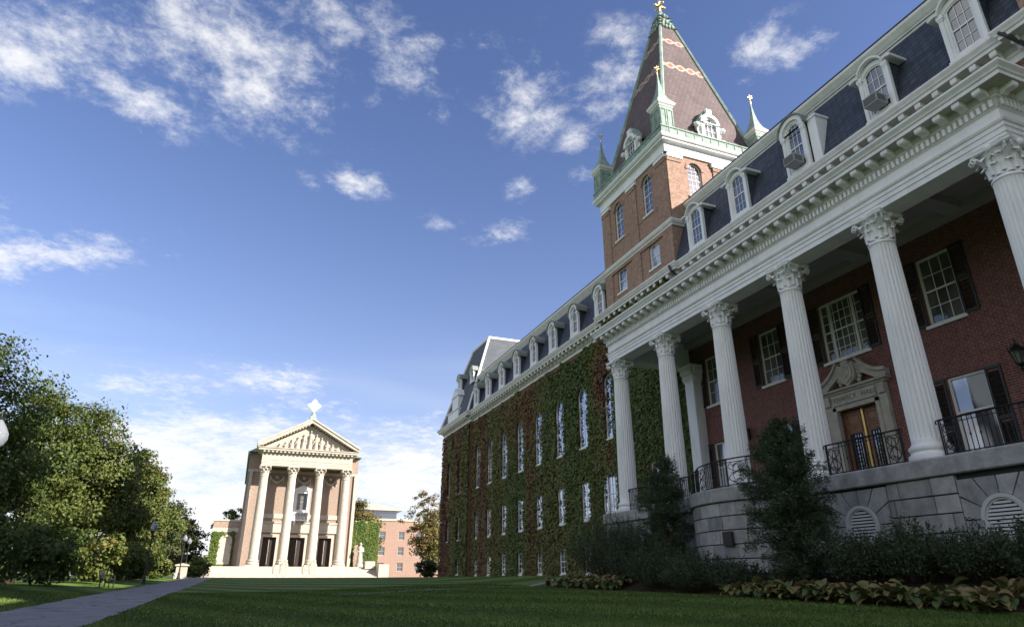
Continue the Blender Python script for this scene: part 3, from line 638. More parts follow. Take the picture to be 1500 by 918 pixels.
# ---- dormers
def dormer(name, w, h, ww, wz0, wz1, arch, hood, glass):
    """front stands at local x = 0, sill at z = 0; body runs back into the slope"""
    F = facing_mx(0); b = MB(); hw = w / 2
    fr = outline(0, w, 0, h, arch, 14)
    inn = outline(0, ww, wz0, wz1, max(.05, ww / 2 * (.999 if arch > w * .35 else .45)), 14)
    b.ring(F, fr, inn, -.12, 0)
    for s in (-1, 1):
        b.fbox(F, s * hw - .11 * (s > 0) - .02, s * hw + .11 * (s < 0) + .02, .001, .06, .05, h - arch - .05)
        b.fbox(F, s * hw - .15 * (s > 0) - .05, s * hw + .15 * (s < 0) + .05, .002, .11, h - arch - .16, h - arch + .02)
        b.fbox(F, s * hw - .13 * (s > 0) - .03, s * hw + .13 * (s < 0) + .03, .002, .085, h - arch - .24, h - arch - .161)
    b.fbox(F, -hw - .06, hw + .06, -.1, .1, -.1, .02)
    if hood == 'round':   # raised round archivolt
        o1 = [(p, q) for p, q in outline(0, w + .16, h - arch, h + .12, arch + .12, 16)][2:]; o2 = [(p, q) for p, q in outline(0, w - .2, h - arch, h - .08, arch - .08, 16)][2:]
        b.ring(F, o1 + [(-hw - .08, h - arch)] if False else o1, o2, .004, .12)
    o = b.build(name, M['white'], hall, loc=(0, 0, 0))
    g = MB(); g.slab(F, [(p, q) for p, q in outline(0, w - .02, 0, h - .01, arch, 14)], -1.7, -.13); g.build('cheek', M['slate'], o)
    g = MB(); op = outline(0, ww - .12, wz0 + .06, wz1 - .06, max(.04, (ww / 2 * (.999 if arch > w * .35 else .45)) - .05), 14)
    g.add([F(p, -.1, q) for p, q in op], [tuple(range(len(op)))[::-1]]); g.build('pane', glass, o, fix=False)
    g = MB(); zi = max(.04, (ww / 2 * (.999 if arch > w * .35 else .45))); g.ring(F, outline(0, ww + .002, wz0, wz1, zi, 14), op, -.118, -.05)
    zm = (wz0 + wz1) / 2 - .05; g.fbox(F, -ww / 2 + .05, ww / 2 - .05, -.095, -.055, zm - .03, zm + .03)
    for k in (1, 2): x = -ww / 2 + .06 + (ww - .12) * k / 3; g.fbox(F, x - .012, x + .012, -.094, -.075, wz0 + .05, wz1 - .12)
    for z in (zm + (wz1 - zm) * .45, (wz0 + zm) / 2): g.fbox(F, -ww / 2 + .05, ww / 2 - .05, -.092, -.078, z - .012, z + .012)
    g.build('sash', M['white'], o)
    g = MB(); top = outline(0, w + .34, h - arch + .02, h + .2, arch + .18, 16)[2:]; bot = outline(0, w + .2, h - arch + .02, h + .12, arch + .1, 16)[2:]
    if hood == 'segment':
        top = [(hw + .3, h - arch - .02), (hw + .3, h - arch + .1), (hw + .12, h - arch + .13)] + [(p * .92, q) for p, q in outline(0, w, h - arch, h + .16, arch + .06, 12)[2:]] + [(-hw - .12, h - arch + .13), (-hw - .3, h - arch + .1), (-hw - .3, h - arch - .02)]
        bot = [(hw + .24, h - arch - .02), (hw + .2, h - arch + .0), (hw + .05, h - arch + .03)] + [(p * .9, q) for p, q in outline(0, w, h - arch - .06, h + .06, arch + .06, 12)[2:]] + [(-hw - .05, h - arch + .03), (-hw - .2, h - arch), (-hw - .24, h - arch - .02)]
    n = min(len(top), len(bot)); top, bot = top[:n], bot[:n]
    p = [F(a, q, z) for q in (-1.9, .2) for l in (top, bot) for a, z in l]
    g.add(p, [f for i in range(n - 1) for f in ((2 * n + i, 2 * n + i + 1, 3 * n + i + 1, 3 * n + i), (i, i + 1, 2 * n + i + 1, 2 * n + i), (n + i + 1, n + i, 3 * n + i, 3 * n + i + 1))] + [(0, n, 3 * n, 2 * n), (n - 1, 3 * n - 1, 4 * n - 1, 2 * n - 1)])
    g.build('hood', M['leadgrey'] if hood == 'round' else M['trim'], o)
    return o
def place(o, pts):
    for i, p in enumerate(pts):
        q = o if i == 0 else dup(o, (0, 0, 0)); q.location = Vector(p) - Vector(H0)
place(dormer('dormer', 1.3, 2.5, .86, .2, 2.3, .42, 'segment', M['glass']), [(20.98, y, 16.72) for y in (10.25, 13.75, 21.95, 25.45)])
place(dormer('dormer', 1.3, 2.75, .8, .2, 2.55, .65, 'round', M['glass']), [(20.9, 17.95, 16.72)])
place(dormer('dormer', 1.25, 2.3, .72, .2, 2.12, .62, 'round', M['glass']), [(21.05, y, 16.7) for y in (36.55, 40.4, 44.25, 48.05, 51.9, 55.7, 59.5, 63.2)])
b = MB(); b.box(21.0, 22.2, 16.75, 17.2, 16.6, 18.9); b.box(20.95, 22.2, 16.7, 17.22, 18.9, 19.02); hp(b, 'dormer_cheek', M['white'])

# ---- end pavilion: tall truncated slate roof with dormers
def frustum(b, r0, r1, z0, z1):
    (a, c, d, e), (A, C, D, E_) = r0, r1
    b.add([(a, d, z0), (c, d, z0), (c, e, z0), (a, e, z0), (A, D, z1), (C, D, z1), (C, E_, z1), (A, E_, z1)], [(0, 1, 5, 4), (1, 2, 6, 5), (2, 3, 7, 6), (3, 0, 4, 7), (4, 5, 6, 7)])
b = MB(); frustum(b, (20.7, 36, 64.9, 75.4), (23.8, 33, 67.2, 73), 16.46, 25.9); hp(b, 'pavilion_roof', M['slate_pale'])
b = MB()
for p, q in (((20.7, 64.9), (23.8, 67.2)), ((20.7, 75.4), (23.8, 73))): b.tube([(p[0], p[1], 16.5), (q[0], q[1], 25.95)], .14, 6)
b.tube([(23.8, 73, 25.95), (23.8, 67.2, 25.95), (33, 67.2, 25.95)], .16, 6); hp(b, 'roof_hips', M['trim'])
b = MB(); b.box(20.75, 22.6, 68.6, 72.6, 16.46, 17.6); b.box(20.65, 22.6, 68.5, 72.7, 17.6, 17.72); b.box(21.0, 22.9, 69.5, 71.8, 17.72, 19.4); b.slab(facing_mx(21.0), [(69.3, 19.4), (72.0, 19.4), (70.65, 20.4)], -2.2, .1); hp(b, 'pavilion_dormer', M['white'])
place(dormer('dormer', 1.2, 1.7, .7, .2, 1.55, .55, 'round', M['glass']), [(21.75, 66.9, 20.3), (21.75, 71.6, 20.6)])

# ---- towers
def tower(y0):
    y1 = y0 + 7.9; x0, x1 = XT, XT + 7.9; FY = facing_my(y0); Fx = FT; Z0 = 16.45
    low = [(y0 + 2.05, 1.1, 17.4, 19.0), (y0 + 5.85, 1.1, 17.4, 19.0)]; arc = [(y0 + 2.25, 1.02, 21.2, 24.0, .51), (y0 + 5.75, 1.02, 21.2, 24.0, .51)]
    b = MB(); wall(b, Fx, y0, y1, -.5, 24.35, [q for q in low + arc] + ([(31.3, 1.2, 3.8, 6.1)] if y0 > 20 else []), .22)
    wall(b, FY, -x1, -x0, -.5, 24.35, [(-(x0 + 2.05), 1.05, 21.6, 24.0, .525), (-(x0 + 5.85), 1.05, 21.6, 24.0, .525)], .22)
    b.quad((x0, y1, -.5), (x1, y1, -.5), (x1, y1, 24.35), (x0, y1, 24.35)); b.quad((x1, y0, -.5), (x1, y1, -.5), (x1, y1, 24.35), (x1, y0, 24.35)); b.box(x0 + .24, x1 - .1, y0 + .24, y1 - .1, -.4, 24.3)
    hp(b, 'tower_wall', M['brick_tower'], fix=False)
    for q in low: window(hall, H0, Fx, *q, 0, 2, 1, .1, .08, glass=M['glass_blind'])
    for q in arc: window(hall, H0, Fx, *q, 2, 3, .1, .08, glass=M['glass'])
    for q in ((-(x0 + 2.05), 1.05, 21.6, 24.0, .525), (-(x0 + 5.85), 1.05, 21.6, 24.0, .525)): window(hall, H0, FY, *q, 3, 3, .1, .08, glass=M['glass'])
    if y0 > 20: window(hall, H0, Fx, 31.3, 1.2, 3.8, 6.1, 0, 2, 2, .1, .08, glass=M['glass_sky'])
    b = MB()   # brick corner strips, arch bands and string courses
    for F, s0, s1 in ((Fx, y0, y1), (FY, -x1, -x0)):
        for a in (s0, s1 - 1.05): b.fbox(F, a + .002, a + 1.048, 0, .07, 19.75, 23.95); b.fbox(F, a + .002, a + 1.048, .072, .12, 23.75, 23.96)
        m = (s0 + s1) / 2; b.fbox(F, m - .5, m + .5, 0, .07, 19.75, 23.95); b.fbox(F, m - .52, m + .52, .072, .12, 23.75, 23.96)
        b.fbox(F, s0, s1, .0, .03, 21.0, 21.12)
        for c in (s0 + 2.05 if F is FY else s0 + 2.25, s1 - 2.05 if F is FY else s1 - 2.15):
            zz = 24.0; o = outline(c, 1.36, 23.2, 24.17, .68, 12)[2:]; i = outline(c, 1.03, 23.2, 24.005, .515, 12)[2:]; b.ring(F, o, i, 0, .05)
        if F is Fx:
            for a in (s0, s1 - .95, (s0 + s1) / 2 - .5): b.fbox(F, a + .002, a + (1.0 if a == (s0 + s1) / 2 - .5 else .948), 0, .09, 16.6, 18.98)
            b.fbox(F, s0, s1, .002, .09, 19.2, 19.24); b.fbox(F, s0, s1, 0, .088, 18.982, 19.19)
    hp(b, 'brick_trim', M['brick_tower'])
    sq = [(x1, y1), (x0, y1), (x0, y0), (x1, y0)]
    b = MB(); b.mould(sq, [(-.02, 19.2), (.1, 19.2), (.12, 19.3), (.2, 19.34), (.26, 19.44), (.28, 19.55), (0, 19.7)], True); hp(b, 'tower_belt', M['trim'])
    b = MB()
    for F, s0, s1 in ((Fx, y0, y1), (FY, -x1, -x0)):
        m = (s0 + s1) / 2
        for a, c in ((s0 + .002, s0 + 1.15), (m - .6, m + .6), (s1 - 1.15, s1 - .002)): b.fbox(F, a, c, 0, .16, 24.0, 24.34); b.fbox(F, a - (.03 if a != s0 + .002 else 0), c + (.03 if c != s1 - .002 else 0), .001, .2, 24.22, 24.345)
    b.mould(sq, [(-.02, 24.35), (.1, 24.35), (.1, 24.95), (.16, 25.0), (.36, 25.05), (.36, 25.17), (.44, 25.2), (.52, 25.32), (.52, 25.42), (0, 25.5)], True); hp(b, 'tower_cornice', M['white'])
    b = MB(); b.mould(sq, [(.0, 25.45), (.4, 25.45), (.4, 25.95), (.45, 25.96), (.45, 26.04), (0, 26.05)], True); b.blocks(sq[:], .401, .43, 25.5, 25.93, .06, .62, .2); hp(b, 'copper_parapet', M['copper'])
    b = MB(); e = .25; cx, cy = (x0 + x1) / 2, (y0 + y1) / 2; hh = 3.95 - e; tt = .3
    frustum(b, (cx - hh, cx + hh, cy - hh, cy + hh), (cx - tt, cx + tt, cy - tt, cy + tt), 25.9, 40.65); sp = hp(b, 'spire', M['spire'], fix=False)
    b = MB()
    for sx in (-1, 1):
        for sy in (-1, 1): b.tube([(cx + sx * hh, cy + sy * hh, 25.9), (cx + sx * tt, cy + sy * tt, 40.7)], [.17, .11], 6)
    b.build('hip_rib', M['copper'], sp, H0)
    b = MB()   # pierced copper cap of the spire
    w0 = hh + (tt - hh) * (39.05 - 25.9) / 14.75 + .05
    for sx, sy, ax in ((-1, 0, 1), (1, 0, 1), (0, -1, 0), (0, 1, 0)):
        for k in range(4):
            z = 39.1 + k * .42; ww = w0 + (tt + .04 - w0) * (z - 39.05) / 1.6
            for t in np.linspace(-1, 1, max(2, 6 - k)): b.ball((cx + (sx * ww if ax else t * ww), cy + (t * ww if ax else sy * ww), z + .12 * math.cos(t * 9)), (.15, .15, .2), 6, 5)
    b.lathe([(.42, 40.55), (.46, 40.67), (.3, 40.85), (.16, 41.05), (.2, 41.15), (.09, 41.25), (.07, 41.65)], 8, (cx, cy, 0)); b.build('spire_cap', M['copper'], sp, H0)
    b = MB(); Fc = facing_mx(cx); b.fbox(Fc, cy - .07, cy + .07, -.07, .07, 41.2, 42.3); b.fbox(Fc, cy - .38, cy + .38, -.065, .065, 41.8, 41.95); b.fbox(FY, -cx - .38, -cx + .38, -(cy - y0) - .06, -(cy - y0) + .06, 41.801, 41.949)
    for q in ((0, .42, 41.87), (0, -.42, 41.87), (.42, 0, 41.87), (-.42, 0, 41.87), (0, 0, 42.34)): b.ball((cx + q[0], cy + q[1], q[2]), .12, 8, 6)
    b.build('cross', M['gold'], sp, H0)
    t0 = None
    for sx in (0, 1):
        for sy in (0, 1):
            loc = Vector((x0 + .15 if sx == 0 else x1 - .15, y0 + .15 if sy == 0 else y1 - .15, 25.6)) - Vector(H0)
            if t0 is None:
                b = MB(); b.box(-.56, .56, -.56, .56, 0, 2.1)
                for sg in (-1, 1):
                    for q in (-.28, .28):
                        b.ring(facing_mx(0), outline(q, .46, .35, 1.85), outline(q, .34, .42, 1.78), sg * .562 if sg > 0 else -.6, .6 if sg > 0 else -.562); b.ring(facing_my(0), outline(q, .46, .35, 1.85), outline(q, .34, .42, 1.78), sg * .562 if sg > 0 else -.6, .6 if sg > 0 else -.562)
                b.lathe([(1.0, 2.42), (.86, 2.62), (.62, 2.86), (.43, 3.22), (.27, 3.66), (.17, 4.1), (.1, 4.56), (.05, 5.04)], 4, rfun=None, square=True); t0 = b.build('turret', M['copper'], hall); t0.scale = (.9, .9, .97)
                b = MB(); b.lathe([(.82, 2.08), (.86, 2.15), (.98, 2.24), (1.03, 2.34), (1.03, 2.42), (.8, 2.45)], 4, square=True); b.build('turret_cornice', M['trim'], t0)
                b = MB(); b.lathe([(.04, 5.0), (.04, 5.3), (.1, 5.36), (.04, 5.43), (.03, 5.85)], 6); b.box(-.03, .03, -.2, .2, 5.6, 5.66); b.box(-.2, .2, -.03, .03, 5.601, 5.661); b.build('finial', M['gold'], t0); t0.location = loc
            else: dup(t0, loc)
    # dormers at the foot of the spire
    for F, c, org in ((facing_mx(x0 - .02), cy, None), (facing_my(y0 - .02), -cx, None)):
        h0 = 25.95; shape = [(-1.05, 0), (-1.05, .55), (-.85, .7), (-.95, 1.25), (-1.15, 1.5), (-1.1, 1.66), (-.8, 1.72)] + [(-.74 * math.cos(a), 1.72 + .74 * math.sin(a)) for a in np.linspace(.15, 1.15, 6)] + [(-.2, 2.62), (-.12, 2.8), (0, 3.15)]
        shape = shape + [(-p, q) for p, q in shape[:-1]][::-1]; poly = [(c + p, h0 + q) for p, q in shape]
        inn = outline(c, .98, h0 + .25, h0 + 2.2, .49, 12)
        b = MB(); b.slab(F, poly, -.42, -.34); b.slab(F, [(c + p * .8, h0 + q * .9) for p, q in shape], -3.2, -.43)
        o1 = outline(c, 1.36, h0 + .02, h0 + 2.42, .68, 12); b.ring(F, o1, inn, -.335, -.18); b.ring(F, outline(c, 1.5, h0 + 1.65, h0 + 2.5, .74, 12)[2:], outline(c, 1.1, h0 + 1.65, h0 + 2.26, .55, 12)[2:], -.17, -.1)
        for s in (-1, 1):
            b.fbox(F, c + s * .86 - .2, c + s * .86 + .2, -.338, -.2, h0 + .02, h0 + .5); b.ball(F(c + s * 1.0, -.25, h0 + 1.5), (.2, .2, .2), 8, 6); b.ball(F(c + s * .95, -.25, h0 + .55), (.18, .18, .2), 8, 6)
        b.fbox(F, c - .2, c + .2, -.336, -.12, h0 + 2.45, h0 + 2.9)
        d = hp(b, 'spire_dormer', M['white']); g = MB(); g.add([F(p, -.3, q) for p, q in inn], [tuple(range(len(inn)))[::-1]]); g.build('pane', M['glass'], d, H0, fix=False)
        g = MB(); g.ring(F, outline(c, .97, h0 + .26, h0 + 2.19, .48), outline(c, .85, h0 + .32, h0 + 2.13, .42), -.3, -.25)
        for k in (1, 2): x = c - .45 + .3 * k; g.fbox(F, x - .02, x + .02, -.295, -.26, h0 + .3, h0 + 2.05)
        for z in (.75, 1.2, 1.62): g.fbox(F, c - .45, c + .45, -.294, -.262, h0 + z - .02, h0 + z + .02)
        g.build('sash', M['white'], d, H0); g = MB(); g.slab(F, [(c - 1.2, h0 + 1.66), (c - .78, h0 + 1.95), (c - .5, h0 + 2.5), (c, h0 + 3.2), (c + .5, h0 + 2.5), (c + .78, h0 + 1.95), (c + 1.2, h0 + 1.66), (c + 1.1, h0 + 1.6), (c + .7, h0 + 1.85), (c + .42, h0 + 2.4), (c, h0 + 3.05), (c - .42, h0 + 2.4), (c - .7, h0 + 1.85), (c - 1.1, h0 + 1.6)], -3.4, -.345); g.build('dormer_roof', M['copper'], d, H0)
tower(27.6); tower(.7)

# ---- terrace: granite blocks, curved bay, louvred round vents
bay = []; ya, yb, sg = 21.9, 16.4, 1.25; ch = (ya - yb) / 2; rr = (ch * ch + sg * sg) / (2 * sg); yc = (ya + yb) / 2; xc = 16.4 - sg + rr
for i in range(17):
    a = math.asin(ch / rr) * (1 - 2 * i / 16); bay.append((xc - rr * math.cos(a), yc + rr * math.sin(a)))
tpath = [(XT, 28.9), (16.4, 28.9)] + bay + [(16.4, -6)]
VENTS = [(14.3, 1.38, .46), (10.35, 1.3, .46)]
b = MB(); b.mould([(XT, 28.86), (16.46, 28.86)] + [(x + .06, y) for x, y in bay] + [(16.46, -6)], [(0, -.8), (0, 2.4)]); b.add([(XT, 28.86, 2.4), (16.46, 28.86, 2.4), *[(x + .06, y, 2.4) for x, y in bay], (16.46, -6, 2.4), (XT, -6, 2.4)], [tuple(range(len(bay) + 4))])
b.k = 1
Vp = [Vector(p) for p in tpath]; cum = [0]
for p, q in zip(Vp[:-1], Vp[1:]): cum.append(cum[-1] + (q - p).length)
def at(s):
    for i in range(len(Vp) - 1):
        if s <= cum[i + 1] + 1e-6 or i == len(Vp) - 2:
            d = (Vp[i + 1] - Vp[i]).normalized(); p = Vp[i] + d * (s - cum[i]); return p, Vector((d.y, -d.x))
def block(s0, s1, z0, z1, n):
    """one rock-faced block, bent with the wall where it is curved"""
    k = max(1, int((s1 - s0) / .3)); vs = []
    for i in range(k + 1):
        p, o = at(s0 + (s1 - s0) * i / k); e = .012
        for nn, z in ((-.05, z0), (n - .015, z0), (n, z0 + e), (n, z1 - e), (n - .015, z1), (-.05, z1)): q = p + o * (nn if 0 < i < k or True else nn); vs.append((q.x, q.y, z))
    b.add(vs, [(i * 6 + j, (i + 1) * 6 + j, (i + 1) * 6 + (j + 1) % 6, i * 6 + (j + 1) % 6) for i in range(k) for j in range(6)] + [tuple(range(6)), tuple(k * 6 + j for j in range(6))[::-1]])
rb = random.Random(3); zc = 2.4; g_ = .013
while zc > -.9:
    h = .45; s = 0; brk = sorted([cum[1], cum[2], cum[-2]])
    while s < cum[-1] - .05:
        ln = rb.choice((.75, .95, 1.15, 1.35)); e = min(s + ln, cum[-1])
        for k_ in brk:
            if s + .02 < k_ < e + .3: e = k_
        segs = [(s, e)]
        for (vy, vz, vr) in VENTS:
            vsn = cum[-2] + (16.4 - vy); R2 = .98
            if zc > vz - R2 and zc - h < vz + R2: segs = [q for a_, c_ in segs for q in ((a_, min(c_, vsn - R2)), (max(a_, vsn + R2), c_)) if q[1] - q[0] > .05]
        for a_, c_ in segs: block(a_ + g_, c_ - g_, zc - h + g_, zc - g_, rb.uniform(.035, .06))
        s = e
    zc -= h
FT4 = facing_mx(16.4)
for (vy, vz, vr) in VENTS:   # wedge stones round each vent
    for k in range(12):
        a0, a1 = 2 * PI * k / 12 + .02, 2 * PI * (k + 1) / 12 - .02
        def edge(a): t = .96 / max(abs(math.cos(a)), abs(math.sin(a))); return (vy + t * math.cos(a), vz + t * math.sin(a))
        pts = [(vy + (vr + .1) * math.cos(a), vz + (vr + .1) * math.sin(a)) for a in np.linspace(a0, a1, 4)]; out_ = [edge(a1)]
        cor = PI / 4 + PI / 2 * round(((a0 + a1) / 2 - PI / 4) / (PI / 2))
        if a0 < cor < a1: out_.append(edge(cor))
        b.slab(FT4, pts + out_ + [edge(a0)], -.05, .05)
tw = hp(b, 'terrace_wall', [M['joint'], M['granite']], fix=True)
b = MB(); b.mould(tpath, [(-.5, 2.41), (.1, 2.41), (.13, 2.44), (.13, 2.84), (.1, 2.88), (-.5, 2.88)]); hp(b, 'terrace_cap', M['granite'])
b = MB(); b.add([(XT + .15, 28.5, 2.872), (16.8, 28.5, 2.872), *[(x + .4, y, 2.872) for x, y in bay], (16.8, -6, 2.872), (XT + .15, -6, 2.872)], [tuple(range(len(bay) + 4))]); hp(b, 'porch_floor', M['granite'])
vb = None
for (vy, vz, vr) in VENTS:
    loc = Vector((16.4, vy, vz)) - Vector(H0)
    if vb is None:
        b = MB(); F0 = facing_mx(0); cir = lambda r: [(r * math.cos(t), r * math.sin(t)) for t in np.linspace(0, 2 * PI, 33)[:-1]]
        b.ring(F0, cir(vr + .09), cir(vr), -.05, .085); b.ring(F0, cir(vr), cir(vr - .05), -.05, .05); vb = b.build('louvred_vent', M['vent'], hall); vb.location = loc
        b = MB(); z = -vr + .06
        while z < vr - .03:
            hw = math.sqrt(max(.0, (vr - .04) ** 2 - z * z)); b.slab_n(F0, -hw, hw, [(.02, z), (.045, z - .05), (.055, z - .045), (.03, z + .01)]); z += .085
        b.build('slats', M['vent'], vb); b = MB(); b.add([F0(p, -.03, q) for p, q in cir(vr - .02)], [tuple(range(32))]); b.build('dark_backing', M['roofcap'], vb, fix=False)
    else: dup(vb, loc)

# ---- columns
def corinthian(r0, r1, hs, hc, sq):
    """shaft stands on local z = 0 with its base; returns shaft, capital, base meshes"""
    hb = .46 * (r0 / .43)
    fl = lambda a, z: 1 - .055 * abs(math.sin(12 * a)) ** .6 if hb + .12 < z < hs - .14 else 1.0
    prof = []; 
    for t in [0, .018, .022] + list(np.linspace(.06, .94, 12)) + [.975, .98, 1]:
        z = hb + (hs - hb) * t; r = r0 + (r1 - r0) * max(0, (t - .12) / .88) ** 1.35
        prof.append((r, z))
    sh = MB(); seg = 96
    sh.lathe(prof, seg, rfun=lambda a, z: (1 - .085 * abs(math.sin(12 * a)) ** .6) if hb + (hs - hb) * .021 < z < hb + (hs - hb) * .977 else 1.0)
    sh.lathe([(r1 * 1.0, hs - .12), (r1 * 1.07, hs - .1), (r1 * 1.07, hs - .06), (r1 * 1.0, hs - .03)], 48)
    ba = MB(); q = r0 / .43
    ba.lathe([(.54 * q, 0), (.56 * q, .02 * q), (.575 * q, .09 * q), (.56 * q, .17 * q), (.52 * q, .19 * q), (.5 * q, .22 * q), (.49 * q, .26 * q), (.52 * q, .28 * q), (.54 * q, .34 * q), (.52 * q, .4 * q), (.47 * q, .42 * q), (.455 * q, .47 * q)], 48)
    ca = MB(); H = hc; z0 = hs
    ca.lathe([(r1 * .96, z0 - .02), (r1 * .92, z0 + .1 * H), (r1 * .95, z0 + .45 * H), (r1 * 1.1, z0 + .75 * H), (r1 * 1.28, z0 + .86 * H)], 24)
    def leaf(a, zb, h, w, out, curl):
        n = 7; vs = []
        for i in range(n + 1):
            t = i / n; rad = r1 * .97 + out * t ** 2.2 + (curl * max(0, t - .72) / .28); z = zb + h * min(t, .82) / .82 - h * .22 * max(0, (t - .82) / .18); ww = w * (1 - .2 * t) * (1 + .12 * math.sin(t * 19)) * (1 if t < .9 else .55)
            for s, dn in ((-1, 0), (-.45, .035), (0, .055), (.45, .035), (1, 0)):
                an = a + s * ww / (rad + .001) / 2; rr_ = rad + dn; vs.append((rr_ * math.cos(an), rr_ * math.sin(an), z))
        ca.add(vs, [(i * 5 + j, i * 5 + j + 1, (i + 1) * 5 + j + 1, (i + 1) * 5 + j) for i in range(n) for j in range(4)])
    for k in range(8): leaf(2 * PI * k / 8, z0 + .0, .42 * H, r1 * .7, r1 * .22, r1 * .2)
    for k in range(8): leaf(2 * PI * (k + .5) / 8, z0 + .08 * H, .62 * H, r1 * .6, r1 * .38, r1 * .24)
    hs_ = sq / 2
    for k in range(4):      # corner volutes
        a = PI / 4 + PI / 2 * k
        for side in (-.09, .09):
            pts = []; 
            for i in range(20):
                t = i / 19
                if t < .45: q_ = t / .45; rad = r1 * 1.0 + (hs_ * 1.2 - r1 * 1.0) * q_; z = z0 + H * (.45 + .38 * q_ ** .7)
                else: q_ = (t - .45) / .55; an = PI / 2 - q_ * 3.2 * PI / 1.4; rs = .1 * H * (1 - .7 * q_); rad = hs_ * 1.2 + rs * math.cos(an); z = z0 + H * .71 + rs * math.sin(an)
                pts.append((rad * math.cos(a) - side * math.sin(a) * .8, rad * math.sin(a) + side * math.cos(a) * .8, z))
            ca.tube(pts, .032 * H, 5)
        a2 = PI / 2 * k; 
        ca.ball((r1 * 1.36 * math.cos(a2), r1 * 1.36 * math.sin(a2), z0 + .9 * H), (.1 * H, .1 * H, .12 * H), 8, 6)
        for s in (-1, 1): ca.tube([(r1 * (1.05 + .2 * t) * math.cos(a2) - s * .16 * H * math.sin(a2) * (1 - t + .3 * math.sin(t * 6)), r1 * (1.05 + .2 * t) * math.sin(a2) + s * .16 * H * math.cos(a2) * (1 - t + .3 * math.sin(t * 6)), z0 + H * (.45 + .38 * t)) for t in np.linspace(0, 1, 8)], .035 * H, 5)
    vs = []; N = 8
    for zt, ex in ((.86, .94), (.9, 1.0), (.94, .97), (1.0, 1.02)):
        for k in range(4):
            c0 = PI / 4 + PI / 2 * k; p = Vector((math.cos(c0 - .07), math.sin(c0 - .07))) * hs_ * 1.4 * ex; q0 = Vector((math.cos(c0 + .07), math.sin(c0 + .07))) * hs_ * 1.4 * ex; q1 = Vector((math.cos(c0 + PI / 2 - .07), math.sin(c0 + PI / 2 - .07))) * hs_ * 1.4 * ex
            for i in range(N):
                t = i / N; m_ = q0.lerp(q1, t); m_ *= 1 - .13 * math.sin(PI * t); vs.append((m_.x, m_.y, z0 + H * zt))
    n4 = 4 * N; ca.add(vs, [(l * n4 + k, l * n4 + (k + 1) % n4, (l + 1) * n4 + (k + 1) % n4, (l + 1) * n4 + k) for l in range(3) for k in range(n4)] + [tuple(range(n4))[::-1], tuple(3 * n4 + k for k in range(n4))])
    return sh, ca, ba
sh, ca, ba = corinthian(.43, .36, 6.6, .85, 1.06)
c0 = sh.build('column', M['white'], hall, smooth=50); ca.build('capital', M['white'], c0, smooth=35); ba.build('column_base', M['white'], c0, smooth=40)
for i, y in enumerate((8.43, 12.22, 16.0, 19.8, 23.72, 27.75)):
    loc = Vector((17.0, y, 2.88)) - Vector(H0)
    if i == 0: c0.location = loc
    else: dup(c0, loc)
def pilaster(y0, y1):
    b = MB(); b.box(20.75, XW + .05, y0, y1, 2.88, 9.55); F = facing_my(y0)
    for k in range(4): x = 20.84 + k * .12; b.fbox(F, -x - .03, -x + .03, .001, .02, 3.5, 9.3)
    F2 = facing_mx(20.75)
    p = hp(b, 'pilaster', M['white']); b = MB(); b.box(20.68, XW + .04, y0 - .07, y1 + .05, 2.885, 3.35); b.box(20.7, XW + .03, y0 - .04, y1 + .03, 9.5, 9.58); b.build('pilaster_base', M['white'], p, H0)
    b = MB()
    for k in range(10): b.ball((20.72 - .1 * (k // 5), y0 - .02 + (y1 - y0) * (k % 5) / 4, 9.75 + .3 * (k // 5)), (.12, .12, .2), 6, 5)
    for k in range(8): b.ball((20.8 + .14 * (k % 4), y0 - .06 - .08 * (k // 4), 9.75 + .3 * (k // 4)), (.1, .12, .2), 6, 5)
    b.box(20.72, XW + .02, y0, y1, 9.58, 10.3); b.box(20.5, XW + .01, y0 - .22, y1 + .1, 10.22, 10.36); b.build('pilaster_capital', M['white'], p, H0)
pilaster(26.85, 27.55); pilaster(8.62, 9.3)

# ---- entablature of the porch
ent = [(XT, 28.2), (16.64, 28.2), (16.64, 7.98), (XW, 7.98)]
ep = [(-.78, 10.34), (0, 10.34), (0, 10.51), (.03, 10.52), (.03, 10.66), (.06, 10.67), (.06, 10.78), (.1, 10.8), (.13, 10.86), (.04, 10.88), (.02, 10.9), (.02, 11.22), (.08, 11.26), (.08, 11.5), (.13, 11.51), (.14, 11.54), (.14, 11.75), (.54, 11.76), (.54, 11.87), (.58, 11.89), (.6, 11.94), (.68, 12.03), (.68, 12.09), (-.78, 12.14), (-.78, 10.34)]
b = MB(); b.mould(ent, ep); b.k = 1; b.mould(ent, [(.142, 11.55), (.145, 11.745), (.53, 11.756), (.53, 11.75), (.17, 11.738), (.155, 11.55)]); b.mould(ent, [(.081, 11.28), (.082, 11.48), (.09, 11.48), (.09, 11.28)]); b.k = 0
b.blocks(ent, .081, .14, 11.28, 11.48, .085, .16, .06)
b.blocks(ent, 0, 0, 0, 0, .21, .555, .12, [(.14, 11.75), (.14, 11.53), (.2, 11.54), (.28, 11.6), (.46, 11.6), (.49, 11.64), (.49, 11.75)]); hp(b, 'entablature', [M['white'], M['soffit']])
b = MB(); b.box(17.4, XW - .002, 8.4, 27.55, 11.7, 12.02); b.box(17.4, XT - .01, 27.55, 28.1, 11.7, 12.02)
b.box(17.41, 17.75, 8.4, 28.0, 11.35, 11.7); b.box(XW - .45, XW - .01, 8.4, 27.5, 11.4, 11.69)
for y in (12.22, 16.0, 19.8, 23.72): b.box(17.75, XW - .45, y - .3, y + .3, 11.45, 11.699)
hp(b, 'porch_ceiling', M['ceiling'])
